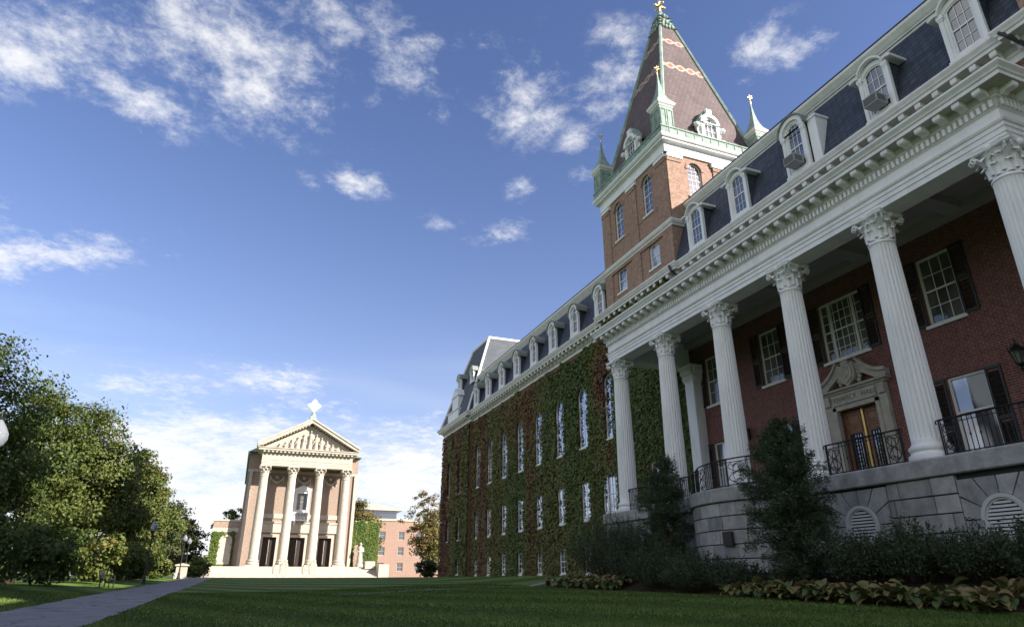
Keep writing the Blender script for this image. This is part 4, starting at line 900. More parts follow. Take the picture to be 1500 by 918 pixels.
b = MB(); b.tube([(20.45, 9.1, 16.25), (20.55, 8.95, 16.0), (21.1, 8.75, 15.6), (21.2, 8.68, 15.2), (21.2, 8.68, 12.2)], .07, 8); hp(b, 'downpipe', M['roofcap']); b = MB(); b.tube([(20.35, 27.35, 16.3), (20.4, 27.3, 16.0), (20.95, 27.35, 15.7), (21.18, 27.4, 15.3), (21.18, 27.4, 12.2)], .07, 8); hp(b, 'downpipe', M['roofcap'])
b = MB(); Fq = facing_mx(15.12); b.fbox(Fq, 18.35, 18.8, -.02, .07, 1.0, 1.45); pq = b.build('wall_plaque', M['plaque'], origin=(15.12, 18.57, 1.2), loc=(15.12, 18.57, 1.2)); tag(pq, 'small dark square plaque fixed to the curved granite terrace wall', 'plaque')

# ------------------------------------------------------------------ things on and in front of the hall
# iron railings between the columns
def railing(pts, label, panels=(), h=.98, closed_ends=True):
    """pts: polyline on the porch floor"""
    P = [Vector(p) for p in pts]; cm = [0]
    for p, q in zip(P[:-1], P[1:]): cm.append(cm[-1] + (q - p).length)
    L_ = cm[-1]; base = Vector((sum(p.x for p in P) / len(P), sum(p.y for p in P) / len(P), 2.88))
    t = thing('iron_railing', base, label, 'railing', 'iron railings along the porch edge')
    def at(s):
        s = min(max(s, 0), L_)
        for i in range(len(P) - 1):
            if s <= cm[i + 1] + 1e-9: d = (P[i + 1] - P[i]).normalized(); return P[i] + d * (s - cm[i]), d
        return P[-1], (P[-1] - P[-2]).normalized()
    def pt(s, z): p, d = at(s); return (p.x - base.x, p.y - base.y, z)
    ss = np.linspace(0, L_, max(2, int(L_ / .2)))
    b = MB(); b.tube([pt(s, h) for s in ss], .026, 6); b.tube([pt(s, .1) for s in ss], .016, 5); b.tube([pt(s, h - .12) for s in ss], .012, 5)
    for s in (0, L_): p, d = at(s); e = d * (-.06 if s == 0 else .06); q = pt(s, h); b.tube([q, (q[0] + e.x, q[1] + e.y, h), (q[0] + e.x * 1.3, q[1] + e.y * 1.3, h - .05), (q[0] + e.x, q[1] + e.y, h - .1)], .022, 5)
    b.build('handrail', M['iron'], t)
    b = MB(); n = int(L_ / .125)
    for i in range(n + 1):
        s = i * L_ / n
        if any(a < s < c for a, c in panels):
            if len(b.v): b.build('balusters', M['iron'], t); b = MB()
            continue
        b.tube([pt(s, 0), pt(s, h)], .013 if i not in (0, n) else .022, 5)
        if i % 2 and i < n: b.ball(pt(s, h * .5), (.024, .024, .05), 6, 5)
        if i % 2 == 0 and i < n:
            for zc, sg in ((h - .06, 1), (.055, 1)):
                for c_ in (.03, .095): b.tube([pt(s + c_ + .025 * math.cos(a), zc + .035 * math.sin(a)) for a in np.linspace(0, 1.6 * PI, 8)], .008, 4)
    if len(b.v): b.build('balusters', M['iron'], t)
    for a, c in panels:
        b = MB(); w = c - a; m_ = (a + c) / 2
        for s in (a, c): b.tube([pt(s, 0), pt(s, h)], .016, 5)
        for sg in (-1, 1):
            b.tube([pt(m_ + sg * w * .42 * math.sin(z * PI * 2 / (h - .2) - .3), .1 + z) for z in np.linspace(0, h - .22, 22)], .013, 5)
            for zc in (.22, .5, .76): b.tube([pt(m_ + sg * w * (.3 - .06 * k) + .09 * (1 - k / 12) * math.cos(k * .75), zc + .1 * (1 - k / 12) * math.sin(k * .75 * sg)) for k in range(11)], .01, 4)
        b.tube([pt(m_ + w * .17 * math.cos(x), h * .5 + .3 * math.sin(x)) for x in np.linspace(0, 2 * PI, 17)[:-1]], .012, 5, True)
        b.build('scroll_panel', M['iron'], t)
    return t
xr = 16.72
railing([(xr, 8.98), (xr, 11.65)], 'iron railing before the tall window right of the doorway', [(2.2, 2.62)])
railing([(xr, 12.8), (xr, 15.45)], 'iron railing in front of the wooden double door', [(.05, .5), (2.15, 2.6)])
bay_in = [(x + .28, y) for x, y in bay if 16.75 < y < 21.6]
railing([(bay_in[0][0] + .12, 21.7)] + bay_in + [(bay_in[-1][0] + .1, 16.6)], 'curved iron railing with oval scroll panels on the bowed terrace bay', [(1.1, 1.9), (3.2, 4.0)])
railing([(xr, 22.0), (xr, 23.15)], 'short iron railing between the curved bay and the next column', ())
railing([(xr, 24.3), (xr, 27.2)], 'iron railing between the two leftmost porch columns', [(.05, .5)])
railing([(xr, 3.0), (xr, 7.8)], 'iron railing on the terrace beyond the last column', ())

# wall lanterns
def lantern_at():
    t = thing('wall_lantern', (0, 0, 0), 'black iron wall lantern with spikes beside the rightmost porch window', 'lantern', 'wall lanterns under the porch')
    b = MB(); b.box(-.04, .06, -.07, .07, -.25, .25); b.tube([(.0, 0, .1), (-.12, 0, .2), (-.3, 0, .3), (-.36, 0, .25)], .02, 5); b.tube([(0, 0, -.2), (-.1, 0, -.3), (-.22, 0, -.24)], .016, 5); b.build('bracket', M['iron'], t)
    b = MB(); b.lathe([(.03, -.5), (.05, -.44), (.03, -.38), (.1, -.32), (.12, -.28)], 8, (-.36, 0, 0)); 
    for k in range(8):
        a = PI / 4 * k; b.tube([(-.36 + .11 * math.cos(a), .11 * math.sin(a), -.3), (-.36 + .2 * math.cos(a), .2 * math.sin(a), .1)], .014, 4); b.tube([(-.36 + .2 * math.cos(a), .2 * math.sin(a), .1), (-.36 + .25 * math.cos(a), .25 * math.sin(a), .24), (-.36 + .2 * math.cos(a), .2 * math.sin(a), .34)], [.014, .016, .004], 4)
    b.lathe([(.23, .09), (.24, .12), (.2, .16), (.1, .27), (.04, .32), (.02, .5)], 8, (-.36, 0, 0)); b.build('cage', M['iron'], t)
    b = MB(); b.lathe([(.1, -.28), (.185, .09)], 8, (-.36, 0, 0)); b.build('lamp_glass', M['glass_dark'], t); return t
ln = lantern_at(); ln.location = (XW - .06, 11.6, 6.2)
dup(ln, (XW - .06, 23.85, 6.2), 'black iron wall lantern with spikes behind the fluted columns left of the doorway')

# room air conditioners resting in two dormer windows
def ac(loc, label):
    t = thing('air_conditioner', loc, label, 'air conditioner', 'air conditioners in dormer windows')
    b = MB(); b.box(-.5, .1, -.3, .3, 0, .4); b.build('case', M['ac'], t)
    b = MB()
    for k in range(7): b.box(-.505, -.499, -.26, .26, .05 + k * .047, .075 + k * .047)
    for k in range(6): b.box(-.42 + .07 * k, -.38 + .07 * k, -.304, -.299, .06, .34)
    b.build('grille', M['acgrille'], t); return t
a0 = ac((20.85, 13.72, 16.96), 'grey air conditioner in the segmental dormer window second from the top right')
dup(a0, (20.78, 17.92, 16.96), 'grey air conditioner in the round headed dormer window above the doorway')

# ------------------------------------------------------------------ ivy
def ivy_tint(P, kind):
    """green to dark red, in broad vertical curtains"""
    Q = P * np.array([1, .33, .09]); t = .13 + .62 * (vnoise(Q, 1.25, 2) - .28) + .28 * (vnoise(P, .9, 5) - .5) + RNG.normal(0, .09, len(P))
    y, z = P[:, 1], P[:, 2]
    g = lambda y0, z0, a, c: np.exp(-((y - y0) / a) ** 2 - ((z - z0) / c) ** 2)
    if kind == 'wing':
        w_ = g(51.8, 13.6, 3.6, 2.4) ** .5; t = t * (1 - .85 * w_) + .85 * w_ * (.7 + RNG.normal(0, .07, len(P))); t += 0 + .55 * g(36.3, 7.2, 1.5, .9) + .38 * g(37.3, 12.5, 1.9, 3) - .3 * g(41.5, 13, 2.6, 3) - .25 * g(46, 11, 1.8, 6) - .15 * g(42, 5, 4, 3) + .3 * g(50, 5, .9, 9) + .28 * np.clip((y - 52) / 12, 0, 1) + .12 * g(44, 4, .8, 8)
    if kind == 'pavilion': t += .26
    if kind == 'tower': t -= .3
    return t
def ivy(name, label, F, u0, u1, z0, z1, holes, n, tk, org, mt, size=(.17, .3), edge=None, group=None, fade=.12):
    u = RNG.uniform(u0, u1, n); z = RNG.uniform(z0, z1, n); P = np.empty((n, 3))
    k = np.ones(n, bool)
    wob = .34 * (vnoise(np.stack([u * 3, z * 3, z * 0], 1), 1, 9) - .35)
    for h in holes:
        hu, hw, ha, hb = h[:4]; ins = (np.abs(u - hu) < hw / 2 + .0 - wob) & (z > ha - .12 - wob) & (z < hb - wob)
        if len(h) > 4: ins &= ~((z > hb - h[4]) & (((u - hu) / (hw / 2)) ** 2 + ((z - hb + h[4]) / h[4]) ** 2 > 1))
        k &= ~ins
    if edge is not None: k &= edge(u, z)
    k &= ~((z > z1 - .5 * vnoise(np.stack([u, z * 0, z * 0], 1), 2, 3)))
    u, z = u[k], z[k]; off = .02 + (.1 * vnoise(np.stack([u, z, u * 0], 1), 1.6, 4) + .42 * np.clip(vnoise(np.stack([u, z * .7, u * 0], 1), .75, 8) - .5, 0, 1)) * RNG.uniform(.4, 1, len(u)) + .12 * RNG.random(len(u))
    P = np.stack(F(u, off, z), 1) if False else np.array([F(a, o, c) for a, o, c in zip(u, off, z)])
    nv = np.array(F(0, 1, 0)) - np.array(F(0, 0, 0)); nv = nv + np.array([0, 0, .35])
    t = ivy_tint(P, tk) if tk else RNG.uniform(0, 1, len(P)) * .6 + .4 * vnoise(P, .8, 3)
    o = leafmesh(name, P, RNG.uniform(*size, len(P)), t, mt, None, org, nrm=nv, jit=.45, asp=.9)
    o.location = org; return tag(o, label, 'ivy', group)
GI = 'ivy on the college hall'
ivy('ivy', 'green and russet ivy covering the long wing between its arched windows', FG, 35.5, 65.3, 0, 15.6, wing_tall + wing_first + wing_ground, 90000, 'wing', (XG, 50, 0), M['ivy'], (.11, .21), None, GI)
ivy('ivy', 'dark red ivy on the projecting end pavilion of the hall', FP, 65.3, 75.3, 0, 15.5, pav_win, 22000, 'pavilion', (XP, 70, 0), M['ivy'], (.16, .27), None, GI)
ivy('ivy', 'deep green ivy on the tower wall behind the two leftmost porch columns', FT, 27.7, 35.6, 2.6, 15.4, [(31.3, 1.2, 3.8, 6.1)], 26000, 'tower', (XT, 31, 2.6), M['ivy'], (.1, .19), None, GI)
tw_ivy = []
nn_ = 2600; uu = RNG.uniform(28.2, 35.4, nn_); zz = RNG.uniform(15.3, 16.2, nn_)
kk = vnoise(np.stack([uu, zz, uu * 0], 1), 1.3, 6) > .38; Pp = np.stack([XT - .1 - .45 * RNG.random(nn_), uu, zz], 1)[kk]
o = leafmesh('ivy', Pp, RNG.uniform(.14, .24, len(Pp)), .25 + .3 * RNG.random(len(Pp)), M['ivy'], None, (XT, 31, 15.3), nrm=(-1, 0, .3), jit=.6, asp=.9); o.location = (XT, 31, 15.3)
tag(o, 'tuft of ivy hanging under the eaves brackets at the foot of the tower', 'ivy', GI)

# ------------------------------------------------------------------ chapel
YC = 112.0; CX = 8.65
ch0 = (CX, YC, .1)
chapel = thing('chapel', ch0, 'sunlit brick chapel with four stone columns, pediment and cross beyond the lawn', 'chapel')
FC = facing_my(YC + 3.0); FC0 = facing_my(YC)
def cp(mb, name, mt, **k): return mb.build(name, mt, chapel, ch0, **k)
b = MB(); cw = [(-4.45, 2.0, 1.66, 6.05), (-8.65, 2.3, 1.66, 6.05), (-12.95, 2.0, 1.66, 6.05), (-8.65, 1.5, 10.3, 12.9)]
wall(b, FC, -17.3, .2, 0, 19.0, cw, .5); b.box(-.2, 17.3, YC + 3.51, YC + 42, 0, 19.0); b.quad((-.2, YC + 3, 0), (-.2, YC + 3.6, 0), (-.2, YC + 3.6, 19), (-.2, YC + 3, 19)); b.quad((17.3, YC + 3, 0), (17.3, YC + 3.6, 0), (17.3, YC + 3.6, 19), (17.3, YC + 3, 19))
cp(b, 'brick_wall', M['brick_chapel'], fix=False)
b = MB()   # stone dressings of the front: pilaster strips, bands, door cases
for x in (.35, 2.3, 6.5, 10.75, 15.0, 17.0): b.fbox(FC, -x - (.3 if 1 < x < 16 else .24), -x + (.3 if 1 < x < 16 else .24), 0, .3, 1.66, 16.2)
for x0, x1 in ((2.62, 6.18), (6.82, 10.43), (11.07, 14.68)): b.fbox(FC, -x1, -x0, .0, .2, 6.75, 8.15); b.fbox(FC, -x1, -x0, .0, .32, 8.15, 8.4); b.fbox(FC, -x1, -x0, 0, .12, 8.9, 9.6)
for (u, w, z0, z1) in cw[:3]: b.ring(FC, outline(u, w + .7, z0, z1 + .4), outline(u, w, z0, z1), .001, .28)
b.fbox(FC, -17.3, .2, 0, .1, 16.0, 16.4)
cp(b, 'stone_dressings', M['stone'])
b = MB()
for x in (4.4, 8.62, 12.87):   # carved swags high on the wall
    b.tube([FC(-x + .95 * t, .22, 15.2 - .75 * (1 - t * t)) for t in np.linspace(-1, 1, 13)], [.1 + .1 * (1 - abs(t)) for t in np.linspace(-1, 1, 13)], 6); b.ball(FC(-x, .2, 15.35), (.26, .15, .26), 8, 6)
    for s in (-1, 1): b.tube([FC(-x + s * .98, .22, 15.3), FC(-x + s * 1.02, .2, 14.3)], [.13, .07], 6); b.ball(FC(-x + s * .98, .2, 15.35), .17, 8, 6)
cp(b, 'carved_swags', M['stone'])
for (u, w, z0, z1) in cw[:3]:
    b = MB(); b.fbox(FC, u - w / 2, u + w / 2, -.4, -.32, z0, z1); b.fbox(FC, u - .05, u + .05, -.32, -.29, z0, z1)
    for s in (-1, 1):
        for z in (.2, 1.6, 3.0): b.ring(FC, outline(u + s * w / 4, w / 2 - .2, z0 + z, z0 + z + 1.2), outline(u + s * w / 4, w / 2 - .36, z0 + z + .08, z0 + z + 1.12), -.32, -.3)
    d = cp(b, 'door', M['bronze']); b = MB(); b.fbox(FC, u + .0, u + .08, -.29, -.2, z0 + .4, z1 - .35); b.ball(FC(u + .04, -.2, z0 + 2.3), .12, 8, 6); b.build('handle', M['doorstone'], d, ch0)
wo = window(chapel, ch0, FC, -8.65, 1.5, 10.3, 12.9, 0, 3, 2, .2, .1, M['stone'], M['glass_dark'], sill=False)
b = MB(); b.ring(FC, outline(-8.65, 2.3, 9.9, 13.3), outline(-8.65, 1.5, 10.3, 12.9), .002, .25); b.slab(FC, [(-10.0, 13.3), (-7.3, 13.3), (-7.3, 13.5), (-8.65, 14.2), (-10, 13.5)], .01, .5); b.slab(FC, [(-9.6, 13.52), (-7.7, 13.52), (-8.65, 14.0)], .501, .52)
for s in (-1, 1): b.fbox(FC, -8.65 + s * 1.02 - .16, -8.65 + s * 1.02 + .16, .251, .42, 9.9, 13.29)
cp(b, 'window_surround', M['white'])
b = MB(); b.fbox(FC, -9.9, -7.4, 0, 1.0, 8.55, 8.8); b.fbox(FC, -9.95, -7.35, 0, 1.05, 9.75, 9.9)
for k in range(11): b.lathe([(.05, 0), (.09, .25), (.04, .6), (.07, .95)], 6, (7.5 + .23 * k, YC + 2.06, 8.8))
for s in (-1, 1): b.fbox(FC, -8.65 + s * 1.2 - .08, -8.65 + s * 1.2 + .08, 0, 1.0, 8.8, 9.75); b.slab_n(FC, -8.65 + s * .8 - .14, -8.65 + s * .8 + .14, [(0, 8.55), (.85, 8.55), (.3, 8.1), (0, 7.7)])
cp(b, 'balcony', M['white'])
sh, ca, ba = corinthian(.72, .6, 13.2, 1.5, 1.75)
sh = MB(); prof = [(.72, .7), (.72, 3)] + [(.72 - .12 * t ** 1.4, 3 + 10.2 * t) for t in np.linspace(.1, 1, 8)]; sh.lathe(prof, 32); sh.lathe([(.62, 13.02), (.66, 13.05), (.66, 13.14), (.6, 13.2)], 32)
ba.box(-.98, .98, -.98, .98, -.25, .0)
cc = sh.build('column', M['stone'], chapel, smooth=50); ca.build('capital', M['stone'], cc, smooth=35); ba.build('column_base', M['stone'], cc, smooth=40)
for i, x in enumerate((2.3, 6.53, 10.77, 15.0)):
    l = Vector((x, YC, 1.9)) - Vector(ch0)
    if i == 0: cc.location = l
    else: dup(cc, l)
ep2 = [(-1.4, 16.58), (0, 16.58), (0, 17.0), (.04, 17.0), (.04, 17.4), (.1, 17.46), (.02, 17.5), (.02, 18.55), (.12, 18.6), (.14, 18.75), (.3, 18.8), (.3, 18.85), (.72, 18.9), (.72, 19.1), (.85, 19.25), (.85, 19.35), (-1.4, 19.4)]
cpath = [(1.62, YC + 3), (1.62, YC - .72), (15.68, YC - .72), (15.68, YC + 3)]
cpath_r = cpath[::-1]   # outward is to the right of travel
def orient(path):
    (ax, ay), (bx, by) = path[0], path[1]; return path
b = MB(); b.mould(cpath, ep2) if False else b.mould([(1.62, YC + 3), (1.62, YC - .72), (15.68, YC - .72), (15.68, YC + 3)], [(o, z) for o, z in ep2]); b.blocks([(1.62, YC - .72), (15.68, YC - .72)], .13, .6, 18.6, 18.88, .3, .62, .2); b.k = 1; b.mould([(1.62, YC + 3), (1.62, YC - .72), (15.68, YC - .72), (15.68, YC + 3)], [(.142, 18.62), (.31, 18.86), (.69, 18.89), (.69, 18.88), (.32, 18.84), (.16, 18.62)]); b.k = 0; cp(b, 'entablature', [M['stone'], M['soffit']])  # dark strip behind the dentils deepens their gaps by colour
b = MB()
for s in (-1, 1):      # dentils of the raking cornice
    for k in range(16): t = (k + .6) / 16.8; x = CX + s * 7.5 * (1 - t); z = 19.42 + 4.05 * t; b.box(x - .15, x + .15, YC - 1.3, YC - .55, z, z + .25)
b.slab(FC0, [(-CX - 7.3, 19.36), (-CX + 7.3, 19.36), (-CX, 23.4)], -1.2, .45)
for s in (-1, 1): b.slab(FC0, [(-CX + s * 7.95, 19.4), (-CX + s * 7.95, 19.75), (-CX, 24.15), (-CX, 23.65), (-CX + s * 7.1, 19.7)], -3, 1.57); b.slab(FC0, [(-CX + s * 7.95, 19.752), (-CX + s * 8.05, 20.0), (-CX, 24.42), (-CX, 24.152)], -3, 1.72)
cp(b, 'pediment', M['stone'])
b = MB(); rr_ = random.Random(5)   # carved figures in the pediment, in relief
for x, h in ((-4.6, .7), (-3.7, 1.0), (-2.8, 1.5), (-1.9, 2.0), (-1.0, 2.5), (0, 3.2), (.95, 2.6), (1.8, 2.1), (2.7, 1.55), (3.6, 1.0), (4.5, .7)):
    b.lathe([(.36, 0), (.3, h * .3), (.24, h * .5), (.3, h * .72), (.1, h * .8), (.08, h * .84)], 10, (CX + x, YC - .62, 19.42)); b.ball((CX + x, YC - .65, 19.42 + h * .92), (.13, .15, .18), 8, 6)
    b.tube([(CX + x, YC - .75, 19.42 + h * .7), (CX + x + rr_.choice((-1, 1)) * .4, YC - .85, 19.42 + h * .45), (CX + x + rr_.uniform(-.6, .6), YC - .9, 19.42 + h * .3)], [.1, .09, .06], 6)
for s in (-1, 1): b.tube([(CX + s * 5.2, YC - .6, 19.7), (CX + s * 6.2, YC - .6, 19.52)], [.2, .08], 6)
cp(b, 'pediment_relief', M['stone'])
b = MB(); b.add([(-.35, YC + 2, 19.1), (CX, YC + 2, 24.3), (17.65, YC + 2, 19.1), (-.35, YC + 42, 19.1), (CX, YC + 42, 24.3), (17.65, YC + 42, 19.1)], [(0, 1, 4, 3), (1, 2, 5, 4), (0, 2, 1), (3, 4, 5), (0, 3, 5, 2)]); b.box(-.55, -.2, YC + 2.5, YC + 42, 18.7, 19.15); cp(b, 'roof', M['copper'])
b = MB(); b.box(CX - .5, CX + .5, YC - 1.2, YC - .2, 24.2, 24.9); b.lathe([(.55, 24.9), (.35, 25.2), (.2, 25.6)], 8, (CX, YC - .7, 0)); cp(b, 'cross_pedestal', M['copper'])
b = MB(); F1 = facing_my(YC - .7); zc_ = 26.7
b.slab(F1, [(-CX + q_ * math.cos(t_), zc_ + q_ * math.sin(t_)) for k in range(4) for t_, q_ in ((k * PI / 2 - .16, 1.02), (k * PI / 2, 1.1), (k * PI / 2 + .16, 1.02), (k * PI / 2 + PI / 4 - .2, .8), (k * PI / 2 + PI / 4, .62), (k * PI / 2 + PI / 4 + .2, .8))], -.12, .12)
b.slab(F1, [(-CX - .72, zc_), (-CX, zc_ - .72), (-CX + .72, zc_), (-CX, zc_ + .72)], -.07, .07); b.fbox(F1, -CX - .09, -CX + .09, -.08, .08, 25.5, 26.1); cp(b, 'cross', M['gilt_stone'])
# lower side blocks
b = MB(); b.box(-4.0, -.21, YC + 3.3, YC + 20, 0, 8.3); b.box(17.31, 21.6, YC + 3.3, YC + 20, 0, 8.6); cp(b, 'side_block', M['brick_chapel'])
b = MB(); b.box(-4.1, -.22, YC + 3.2, YC + 20.1, 8.3, 8.55); cp(b, 'stone_coping', M['stone']); b = MB(); b.box(-4.02, -.22, YC + 3.26, YC + 20, 6.7, 7.3); cp(b, 'stone_band', M['stone']); b = MB(); b.box(17.32, 21.7, YC + 3.2, YC + 20.1, 8.6, 8.85); cp(b, 'stone_coping', M['stone'])
b = MB(); Fs = facing_my(YC + 3.3); b.ring(Fs, outline(1.9, 1.9, 2.0, 6.3, .95), outline(1.9, 1.4, 2.3, 6.0, .7), .001, .2); b.slab(Fs, outline(1.9, 1.39, 2.31, 5.99, .69), .002, .03); cp(b, 'arched_niche', M['stone'])
# steps
b = MB()
for k in range(9): b.box(-3.2, 20.6, YC - 4.2 + k * .36, YC + 3.0 if k == 8 else YC - 4.2 + (k + 1) * .36, -.2, .1 + (k + 1) * .173)
b.box(-4.9, -3.21, YC - 4.4, YC + 3.2, -.2, 1.75); b.box(20.61, 22.2, YC - 4.4, YC + 3.2, -.2, 2.05); b.box(18.9, 20.4, YC - 2.2, YC - .9, 1.4, 2.5); cp(b, 'stone_steps', M['stone'])
for i, x in enumerate((6.1, 7.1, 10.3, 11.3)):
    t = thing('step_handrail', (x, YC - 2.2, .3), ['handrail on the chapel steps before the second column', 'handrail on the chapel steps left of the middle door', 'handrail on the chapel steps right of the middle door', 'handrail on the chapel steps before the third column'][i], 'handrail', 'handrails on the chapel steps')
    b = MB(); b.tube([(0, -1.9, .0), (0, -1.9, .95), (0, 1.3, 2.4), (0, 1.3, 1.4)], .05, 6); b.tube([(0, -.3, .8), (0, -.3, 1.65)], .04, 5); b.build('rail', M['doorstone'], t)
# statue in a niche on the right side block
st = MB(); st.lathe([(.62, 0), (.62, .5), (.5, .55), (.5, .62)], 8); st.lathe([(.46, .62), (.5, .8), (.4, 1.6), (.36, 2.2), (.48, 2.75), (.44, 3.0), (.2, 3.12), (.13, 3.22), (.12, 3.3)], 14); st.ball((0, -.03, 3.5), (.19, .22, .26), 10, 8)
for s in (-1, 1): st.tube([(s * .42, 0, 2.9), (s * .5, -.14, 2.4), (s * .2, -.42, 2.3)], [.14, .13, .09], 7)
so = st.build('statue', M['stone'], smooth=60, loc=(18.6, YC + 1.9, 1.7)); tag(so, 'pale stone statue of a robed figure beside the ivy right of the chapel', 'statue')
Fs2 = facing_my(YC + 3.3)
ivy('ivy', 'bright green ivy on the low block left of the chapel', Fs2, .7, 4.0, 1.6, 6.8, [(1.9, 1.9, 2.0, 6.3, .95)], 3000, None, (-2, YC + 3.3, 1.6), M['ivy_green'], (.25, .4), None, 'ivy on the chapel')
ivy('ivy', 'bright green ivy covering the block right of the chapel behind the statue', Fs2, -21.7, -17.0, 1.6, 9.0, [(-18.2, 1.2, 1.6, 5.4, .6)], 5600, None, (19, YC + 3.3, 1.6), M['ivy_green'], (.25, .42), None, 'ivy on the chapel')

# ------------------------------------------------------------------ far brick building
YF = 168.0; fb0 = (36, YF, .1)
far = thing('brick_building', fb0, 'far low brick building with flat roof and small windows between the chapel and the hall', 'building')
FF = facing_my(YF); wins = [(-(x), 1.5, z, z + 1.9) for x in (32.5, 37.2) for z in (1.6, 5.2, 8.8)] + [(-x, 1.7, z, z + 2) for x in (42.5, 45, 47.5) for z in (1.6, 5.0, 8.6)]
b = MB(); wall(b, FF, -41, -24, 0, 13.2, [w for w in wins if w[0] > -41], .3); wall(b, facing_my(YF + 3), -52, -41, 0, 13, [w for w in wins if w[0] < -41], .3); b.box(24, 40.99, YF + .31, YF + 30, 0, 13.2); b.box(41, 52, YF + 3.31, YF + 30, 0, 13.0); far.location = fb0
b.build('wall', M['brick_far'], far, fb0, fix=False)
b = MB(); b.box(23.8, 41.1, YF - .2, YF + 30, 13.2, 13.7); b.box(41.1, 52.2, YF + 2.8, YF + 30, 13, 13.4); b.box(26, 37, YF + 4, YF + 20, 13.7, 13.9); b.box(25.4, 38, YF + 3.4, YF + 20, 16.0, 16.4); b.add([(26.5, YF + 4, 16.4), (36.5, YF + 4, 16.4), (33, YF + 12, 18.4), (29, YF + 12, 18.4)], [(0, 1, 2, 3)]); b.box(24, 31, YF - 2.4, YF - .21, 3.6, 5.9); b.build('roof_slab', M['stone'], far, fb0)
b = MB(); b.box(26.4, 36.6, YF + 4.4, YF + 20, 13.9, 16.0); b.build('glazed_penthouse', M['glass'], far, fb0)
for w in wins: window(far, fb0, FF if w[0] > -41 else facing_my(YF + 3), *w, 0, 2, 1, .15, .12, M['doorstone'], M['glass'], sill=False)

# ------------------------------------------------------------------ lamps, bench, gate pier, along the path
def lamp(loc, label):
    t = thing('street_lamp', loc, label, 'street lamp', 'globe lamps along the path')
    b = MB(); b.lathe([(.2, 0), (.2, .12), (.15, .2), (.12, .55), (.13, .6), (.075, .7), (.055, 2.0), (.045, 3.55), (.08, 3.6), (.1, 3.68), (.05, 3.72), (.13, 3.82), (.15, 3.86)], 12); b.build('post', M['lampblack'], t)
    b = MB(); b.lathe([(.12, 3.86), (.2, 3.95), (.255, 4.1), (.25, 4.24), (.17, 4.4), (.1, 4.5), (.05, 4.58)], 20); b.build('lamp_globe', M['globe'], t, smooth=True)
    b = MB(); b.lathe([(.06, 4.56), (.07, 4.6), (.02, 4.66), (.015, 4.75)], 10); b.build('finial', M['lampblack'], t); return t
l0 = lamp((-6.0, 19.8, Z(-6, 19.8) - .05), 'black street lamp whose big glass globe enters at the left edge')
dup(l0, (-6.15, 58.5, Z(-6.15, 58.5) - .1), 'black globe street lamp standing beside the bench along the path')
dup(l0, (-5.55, 84, Z(-5.55, 84)), 'black globe street lamp beside the pale gate pier')
dup(l0, (-5.6, 93, Z(-5.6, 93)), 'black globe street lamp just beyond the pale gate pier near the chapel')
g0 = (-5.6, 88, Z(-5.6, 88)); gp = thing('gate_pier', g0, 'pale square stone gate pier with flat cap at the path end', 'gate pier')
b = MB(); b.box(-.56, .56, -.56, .56, -.3, 1.35); b.box(-.66, .66, -.66, .66, -.3, .22); b.build('shaft', M['stone'], gp); b = MB(); b.box(-.7, .7, -.7, .7, 1.351, 1.52); b.add([(-.62, -.62, 1.52), (.62, -.62, 1.52), (.62, .62, 1.52), (-.62, .62, 1.52), (0, 0, 1.68)], [(0, 1, 4), (1, 2, 4), (2, 3, 4), (3, 0, 4)]); b.build('cap', M['stone'], gp)
bn = thing('park_bench', (-6.9, 46, Z(-6.9, 46)), 'dark slatted park bench beside the path under the trees', 'bench')
b = MB(); [b.box(.0 + k * .1, .08 + k * .1, -.9, .9, .43, .46) for k in range(5)]; b.build('seat', M['lampblack'], bn)
b = MB(); [b.box(-.06 - k * .03, -.03 - k * .03, -.9, .9, .52 + k * .11, .6 + k * .11) for k in range(4)]; b.build('backrest', M['lampblack'], bn)
for s in (-.8, .8):
    b = MB(); b.box(-.04, .02, s - .03, s + .03, 0, .43); b.box(.42, .47, s - .03, s + .03, 0, .66); b.box(-.04, .47, s - .031, s + .031, .62, .66); b.tube([(-.04, s, .4), (-.17, s, .95)], .03, 5); b.build('leg', M['lampblack'], bn)

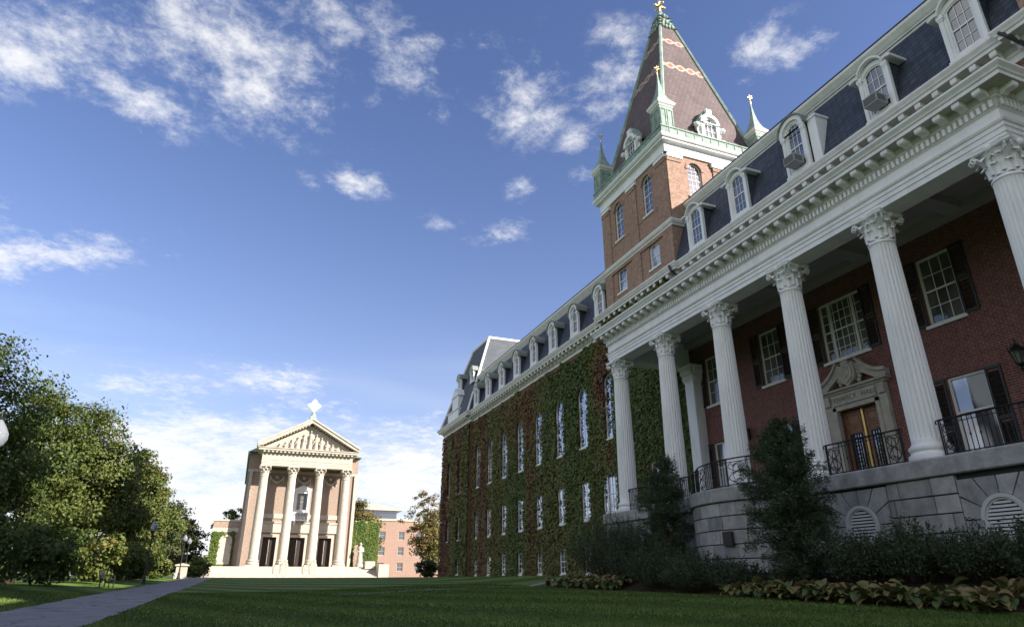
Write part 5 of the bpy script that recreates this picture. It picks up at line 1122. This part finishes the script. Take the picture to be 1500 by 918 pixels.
# ------------------------------------------------------------------ trees
def tree(name, label, x, y, h, r, nclump, nleaf, mt, leaf=(.22, .4), trunk_r=.25, bottom=.12, seed=0, group=None, tone=0, clump=.27, shape=.75, lean=(0, 0), sparse=1.0):
    rs = np.random.default_rng(seed); z0 = Z(x, y); t = thing(name, (x, y, z0), label, 'tree' if 'tree' in name else 'shrub', group)
    cz = h * (bottom + (1 - bottom) / 2); hz = h * (1 - bottom) / 2
    # clump centres fill an uneven crown, most of them towards its outside
    d = rs.normal(size=(nclump, 3)); d /= np.linalg.norm(d, axis=1, keepdims=True); rad = rs.uniform(0, 1, nclump) ** .42
    lob = 1 + .38 * (vnoise(d * 2.1 + 3, 1, seed) - .5) * 2 * .6
    C = d * (rad * lob)[:, None]; tz = C[:, 2]; wd = np.where(tz > 0, (1 - np.clip(tz, 0, 1) ** 2 * shape), 1 - .25 * np.clip(-tz, 0, 1))
    C = np.stack([C[:, 0] * r * wd + lean[0] * (tz + 1), C[:, 1] * r * wd, cz + C[:, 2] * hz], 1)
    ci = rs.integers(0, nclump, nleaf); cs = clump * r * rs.uniform(.6, 1.25, nclump)
    e = rs.normal(size=(nleaf, 3)) * .5; e = np.clip(e, -.95, .95); P = C[ci] + e * cs[ci][:, None] * np.array([1, 1, .62]); P = P[P[:, 2] > .1]; ci = ci[:len(P)] if len(P) == nleaf else ci[:len(P)]
    ct = rs.uniform(-.22, .22, nclump); tt = .42 + tone + ct[ci] + rs.normal(0, .16, len(P)) + .25 * (vnoise(P, .5, seed + 3) - .5)
    outw = P - np.array([0, 0, cz]); outw = outw / (np.linalg.norm(outw, axis=1, keepdims=True) + 1e-6) + np.array([0, 0, .5])
    leafmesh('crown', P, rs.uniform(*leaf, len(P)), tt, mt, t, nrm=outw, jit=.8)
    if trunk_r:
        b = MB(); b.tube([(0, 0, -.3), (.05, 0, h * .1), (.1 + lean[0] * .3, .05, h * .3), (lean[0], .0, h * .55), (lean[0] * 1.5, .1, h * .8)], [trunk_r * 1.35, trunk_r, trunk_r * .8, trunk_r * .5, trunk_r * .15], 9)
        for k in range(min(16, nclump)):
            q = C[k]; s0 = h * rs.uniform(.18, .5); b.tube([(lean[0] * s0 / h * 1.5, 0, s0), (q[0] * .45, q[1] * .45, s0 + (q[2] - s0) * .55), tuple(q)], [trunk_r * .4, trunk_r * .22, trunk_r * .06], 6)
        b.build('trunk', M['bark'], t, smooth=True)
    return t
GT = 'trees along the left of the path'
tree('broadleaf_tree', 'tallest dark green tree cut by the left edge', -15.4, 45, 13.9, 4.9, 190, 38000, M['leaf'], (.14, .27), .36, .03, 1, GT, -.05)
tree('broadleaf_tree', 'tall green tree right beside the tallest one at the left', -12.6, 50.5, 12.9, 2.9, 120, 21000, M['leaf'], (.14, .27), .28, .04, 2, GT, -.05, shape=.85)
tree('broadleaf_tree', 'broad yellow green tree in the middle of the left row', -12.9, 65, 13.7, 5.0, 210, 38000, M['leaf'], (.16, .3), .34, .02, 3, GT, .12)
tree('broadleaf_tree', 'smaller yellowing tree leaning over the path lamp', -9.9, 73, 11.8, 3.6, 110, 17000, M['leaf'], (.18, .32), .26, .03, 4, GT, .2)
tree('broadleaf_tree', 'sunlit green tree just before the gate pier', -9.3, 84, 9.8, 3.3, 90, 12000, M['leaf'], (.2, .36), .22, .03, 6, GT, .18)
tree('autumn_tree', 'thin brownish autumn tree rising behind the sunlit green one', -10.6, 92, 12.0, 2.6, 40, 3200, M['leaf_autumn'], (.2, .36), .2, .3, 7, GT, .2)
tree('dark_tree', 'dark purple green tree beside the gate pier', -8.6, 102, 9.6, 3.4, 80, 8500, M['leaf_dark'], (.22, .4), .22, .02, 8, GT, .1)
tree('dark_tree', 'dark tree left of the chapel side block', -8.3, 124, 9.3, 4.0, 90, 9000, M['leaf_dark'], (.26, .46), .26, .02, 9, GT, -.05)
for i, (x, y) in enumerate([(-24, -14), (-22, -2), (-25, 9), (-22, 20), (-24, 31)]): tree('broadleaf_tree', 'unseen leafy green tree added across the path from the porch', x, y, 15 + i % 3, 6.5, 110, 9000, M['leaf'], (.4, .7), .35, .02, 70 + i, 'trees of the left row out of view')  # added out of view to darken window reflections and skylight on the porch
GU = 'bushes under the left trees'
for i, (x, y, h, r, tn, lb) in enumerate([(-11.2, 38, 4.2, 3.0, -.12, 'dark bush at the foot of the tallest tree by the left edge'), (-9.6, 45, 3.4, 2.3, -.1, 'dark leafy bush with bare stems before the tall trees'), (-9.0, 54, 3.2, 2.1, .25, 'yellow green bush lit by the sun behind the bench'),
        (-8.9, 63, 3.6, 2.3, .1, 'mid green bush behind the path lamp'), (-8.3, 71, 2.5, 1.7, -.1, 'low dark bush between the lamp and the gate pier'), (-7.5, 79, 2.2, 1.6, .1, 'low rounded bush left of the gate pier'), (-4.6, 96, 2.3, 1.7, .2, 'rounded yellow green bush right of the gate pier')]):
    tree('bush', lb, x, y, h, r, 45, 4200, M['leaf'] if tn > -.15 else M['leaf_dark'], (.16, .3), 0, .0, 20 + i, GU, tn, .3, .4)
tree('broadleaf_tree', 'tree top showing behind the left side block of the chapel', -1.6, 141, 13, 3.6, 60, 6000, M['leaf'], (.3, .5), .3, .2, 11, 'trees behind the chapel', .1)
tree('broadleaf_tree', 'yellow green tree behind the right side of the chapel', 20.9, 134, 14.3, 4.4, 80, 9000, M['leaf_autumn'], (.28, .46), .3, .1, 12, 'trees behind the chapel', .02)
tree('autumn_tree', 'thin half bare autumn tree before the far brick building', 31.5, 121, 16.3, 4.6, 80, 5600, M['leaf_autumn'], (.2, .36), .2, .12, 13, None, .1, .16)
tree('autumn_tree', 'yellow leafed lower tree beside the end of the hall', 33.5, 124, 11.5, 4.6, 70, 5500, M['leaf_autumn'], (.28, .5), .2, .05, 14, None, -.05)
tree('bush', 'clipped dark bush at the far corner of the hall', 20.3, 77.5, 1.9, 1.3, 30, 2600, M['leaf_dark'], (.15, .28), 0, 0, 15, None, -.1, .32, .2)
# far wood that closes the horizon
nfar = 26000; a_ = RNG.uniform(0, 1, nfar); xx = -420 + 900 * a_; yy = 300 + RNG.uniform(0, 25, nfar) ; hh = 7 + 6 * vnoise(np.stack([xx * .05, xx * 0, xx * 0], 1), 1, 3)
P = np.stack([xx, yy, .1 + hh * RNG.uniform(0, 1, nfar) ** .7], 1); o = leafmesh('far_trees', P, RNG.uniform(1.4, 2.6, nfar), .4 + .3 * RNG.random(nfar), M['leaf'], jit=1.2); tag(o, 'far wood closing the horizon behind the chapel', 'wood', None, 'stuff')

# ------------------------------------------------------------------ planting before the terrace
def conifer(label, x, y, h, r, n, seed, lean=.0):
    rs = np.random.default_rng(seed); z0 = Z(x, y); t = thing('conifer', (x, y, z0), label, 'conifer', 'dark conifers before the terrace')
    b = MB(); b.tube([(0, 0, -.2), (0, .03, h * .4), (lean, 0, h * .97)], [.1, .06, .012], 7); Pl = []; Ax = []; nb = 190
    for k in range(nb):
        f = (k + rs.random()) / nb; zb = h * (.02 + .95 * f ** .92); a = k * 2.4 + rs.normal(0, .5); prof_ = (1 - f ** 3.2) ** .9 * (.6 + .4 * math.sin(min(1, f / .3) * PI / 2)) * (1 + .25 * math.sin(f * 23 + a))
        ln = r * prof_ * rs.uniform(.45, 1.25) + .22; rise = rs.uniform(.25, .75); droop = rs.uniform(.05, .5)
        dx, dy = math.cos(a), math.sin(a)
        m_ = int(n / nb * (.3 + 1.3 * prof_)); tt = rs.uniform(.1, 1, m_) ** .7
        side = rs.normal(0, .15, m_) * (1.1 - .7 * tt) * ln; cz_ = rise * tt - droop * tt ** 2
        px = dx * ln * tt - dy * side; py = dy * ln * tt + dx * side; pz = zb + ln * cz_ + rs.normal(0, .085, m_) - np.abs(side) * .45
        px = px + lean * zb / h; Pl.append(np.stack([px, py, pz], 1)); sg = np.sign(side)
        Ax.append(np.stack([dx * .9 - dy * sg * .6, dy * .9 + dx * sg * .6, .35 + 0 * sg], 1))
        if k % 3 == 0: b.tube([(lean * zb / h, 0, zb), (dx * ln * .5 + lean * zb / h, dy * ln * .5, zb + ln * (rise * .5 - droop * .25)), (dx * ln * .97 + lean * zb / h, dy * ln * .97, zb + ln * (rise - droop) * .97)], [.018, .011, .003], 4)
    b.build('trunk', M['bark'], t)
    P = np.concatenate(Pl); A = np.concatenate(Ax); leafmesh('crown', P, rs.uniform(.06, .14, len(P)), .4 + rs.normal(0, .22, len(P)), M['yew'], t, nrm=(0, 0, 1), jit=1.7, asp=.2, axis=A)
    return t
conifer('dark feathery conifer rising before the second column from the left', 15.0, 22.0, 4.5, .85, 26000, 31, .15)
conifer('larger dark feathery conifer before the curved terrace bay and left of the doorway', 14.2, 14.6, 4.5, .98, 46000, 32, -.12)
GS = 'dark shrubs along the foot of the terrace'
for i, (x, y, h, r, n, lb) in enumerate([(15.6, 27.3, 2.7, 2.0, 17000, 'bluish dark shrub at the left end of the terrace wall'), (15.2, 24.7, 2.3, 1.4, 12000, 'tall dark shrub left of the smaller conifer'), (13.8, 20.6, 1.4, 1.35, 11000, 'low dark shrub just right of the smaller conifer'),
        (13.65, 18.4, 1.15, 1.3, 10000, 'low spreading dark shrub below the wall plaque'), (13.8, 16.8, .85, .95, 6000, 'smallest low shrub left of the larger conifer'), (14.7, 13.0, 1.2, 1.0, 10000, 'dark shrub just right of the larger conifer, under the left vent'), (14.8, 11.6, 1.35, 1.0, 10000, 'upright dark shrub between the two round vents'),
        (14.9, 10.2, 1.15, 1.0, 10000, 'dark shrub below the right round vent'), (14.9, 8.8, 1.25, 1.1, 10000, 'dark shrub at the right edge under the terrace wall'), (14.4, 23.6, 1.4, 1.2, 9000, 'low dark shrub in front of the smaller conifer behind pale hostas')]):
    rs = np.random.default_rng(40 + i); t = thing('shrub', (x, y, Z(x, y)), lb, 'shrub', GS)
    ns = n // 38; a = rs.uniform(0, 2 * PI, ns); q = np.sqrt(rs.uniform(0, 1, ns)); hh_ = h * (1 - .45 * q ** 2) * rs.uniform(.62, 1.15, ns); b = MB(); Pl = []; Ax = []; Tl = []
    for k in range(ns):      # upright twigs, each dressed with small leaves
        tx, ty = r * q[k] * math.cos(a[k]), r * q[k] * math.sin(a[k]); tt = rs.uniform(.12, 1, 38) ** .75; w = .085 * (1.25 - tt)
        px = tx * (.55 + .45 * tt) + rs.normal(0, 1, 38) * w; py = ty * (.55 + .45 * tt) + rs.normal(0, 1, 38) * w; pz = hh_[k] * tt + rs.normal(0, .02, 38)
        Pl.append(np.stack([px, py, pz], 1)); Ax.append(np.stack([px - tx * (.55 + .45 * tt), py - ty * (.55 + .45 * tt), .06 + 0 * tt], 1) * 8); Tl.append(np.full(38, .35 + rs.normal(0, .12)))
        if k % 2 == 0: b.tube([(tx * .5, ty * .5, 0), (tx, ty, hh_[k] * .97)], [.009, .003], 4)
    P = np.concatenate(Pl); P[:, 2] = np.maximum(P[:, 2], .03); leafmesh('foliage', P, rs.uniform(.045, .1, len(P)), np.concatenate(Tl) + rs.normal(0, .15, len(P)) + (.16 if i == 0 else 0), M['yew'], t, nrm=(0, 0, .6), jit=1, asp=.42, axis=np.concatenate(Ax)); b.build('stems', M['bark'], t)
def hosta(seed):
    rs = np.random.default_rng(seed); V = []; T = []
    for k in range(36):
        a = rs.uniform(0, 2 * PI); L_ = rs.uniform(.17, .34); w = L_ * rs.uniform(.3, .4); el = rs.uniform(.35, 1.25); st = rs.uniform(.05, .3); z0 = rs.uniform(.05, .2); ti = rs.uniform(0, 1); curl = rs.uniform(.9, 2.2); roll = rs.normal(0, .35)
        n = 5; rows = []
        p = np.array([st * math.cos(a) * .3, st * math.sin(a) * .3, z0]); ang = el; d = np.array([math.cos(a), math.sin(a)]); sdv = np.array([-math.sin(a), math.cos(a), roll]); sdv /= np.linalg.norm(sdv)
        p = p + np.array([d[0] * math.cos(el), d[1] * math.cos(el), math.sin(el)]) * rs.uniform(.1, .24)
        for i in range(n + 1):
            t = i / n; ww = w * math.sin(PI * min(1, (t * .86 + .1))) ** .8 * (1 if t < 1 else .05); up = np.array([-d[0] * math.sin(ang), -d[1] * math.sin(ang), math.cos(ang)])
            rows.append((p - sdv * ww + up * ww * .35, p.copy(), p + sdv * ww + up * ww * .35)); ang -= curl / n; p = p + np.array([d[0] * math.cos(ang), d[1] * math.cos(ang), math.sin(ang)]) * L_ / n
        for i in range(n):
            for s in (0, 1): V += [rows[i][s], rows[i][s + 1], rows[i + 1][s + 1], rows[i + 1][s]]; T.append(ti + rs.normal(0, .05) - (.12 if s else 0))
    V = np.array(V); V[:, 2] = np.maximum(V[:, 2], .01); return V, T
hm = [hosta(60 + k) for k in range(4)]
protos = []
for V, T in hm: o = rawquads('hosta_plant', V, len(V) // 4, T, M['hosta']); o.data.polygons.foreach_set('use_smooth', [True] * len(o.data.polygons)); protos.append(o)
hl = [(13.2 + .05 * (i % 3), 28.4 - .62 * i) for i in range(10)] + [(13.75, 28.1 - .7 * i) for i in range(8)]
hr = [(12.85 + .06 * (i % 3), 15.9 - .55 * i) for i in range(14)] + [(13.35, 15.6 - .62 * i) for i in range(12)]
rh = random.Random(9)
for row, pts, gl, lb in (('l', hl, 'hostas in the bed left of the conifers', 'yellowing hosta in the bed at the left end of the terrace'), ('r', hr, 'hostas in the bed along the right of the lawn', 'yellow and tan wilting hosta in the long bed before the right shrubs')):
    for i, (x, y) in enumerate(pts):
        pr = protos[rh.randrange(4)]
        o = pr if not pr.get('label') else dup(pr, (0, 0, 0)); o.location = (x + rh.uniform(-.08, .08), y + rh.uniform(-.1, .1), Z(x, y)); o.rotation_euler = (0, 0, rh.uniform(0, 6.28)); s = rh.uniform(.75, 1.05); o.scale = (s, s, s * rh.uniform(.85, 1.1))
        tag(o, lb, 'hosta', gl)

# grass blades over the near lawn and the path edges
nb_ = 130000; gx = RNG.uniform(-9.5, 13.4, nb_); gy = 7 + 30 * RNG.random(nb_) ** 1.5; ed_ = .09 * vnoise(np.stack([gy * 1.7, gy * 0, gy * 0], 1), 1, 2) + RNG.normal(0, .02, nb_); k = (gx > -2.56 - ed_) | (gx < -5.56 + ed_); gx, gy = gx[k], gy[k]; n = len(gx); gz = zg(gx, gy)
a = RNG.uniform(0, 2 * PI, n); hgt = RNG.uniform(.025, .06, n); wd = RNG.uniform(.004, .009, n) * (1 + gy / 14); ln = RNG.normal(0, .022, (n, 2))
V = np.empty((n, 3, 3)); V[:, 0] = np.stack([gx - wd * np.cos(a), gy - wd * np.sin(a), gz], 1); V[:, 1] = np.stack([gx + wd * np.cos(a), gy + wd * np.sin(a), gz], 1); V[:, 2] = np.stack([gx + ln[:, 0], gy + ln[:, 1], gz + hgt], 1)
stp = np.sin(3.1 * (.62 * gx + .24 * gy)) * .3
o = rawquads('grass_blades', V.reshape(-1, 3), n, .42 + stp + RNG.normal(0, .2, n), M['blade'], None, 3); tag(o, 'short mown grass blades over the near lawn', 'grass', None, 'stuff')
# fallen leaves strewn on the lawn
nl = 240; lx = RNG.uniform(-2, 12.5, nl); ly = 8 + 22 * RNG.random(nl); P = np.stack([lx, ly, zg(lx, ly) + .035], 1); o = leafmesh('fallen_leaves', P, RNG.uniform(.05, .09, nl), RNG.uniform(.6, 1, nl), M['hosta'], nrm=(0, 0, 1), jit=.3); tag(o, 'scattered fallen leaves on the lawn', 'leaves', None, 'stuff')
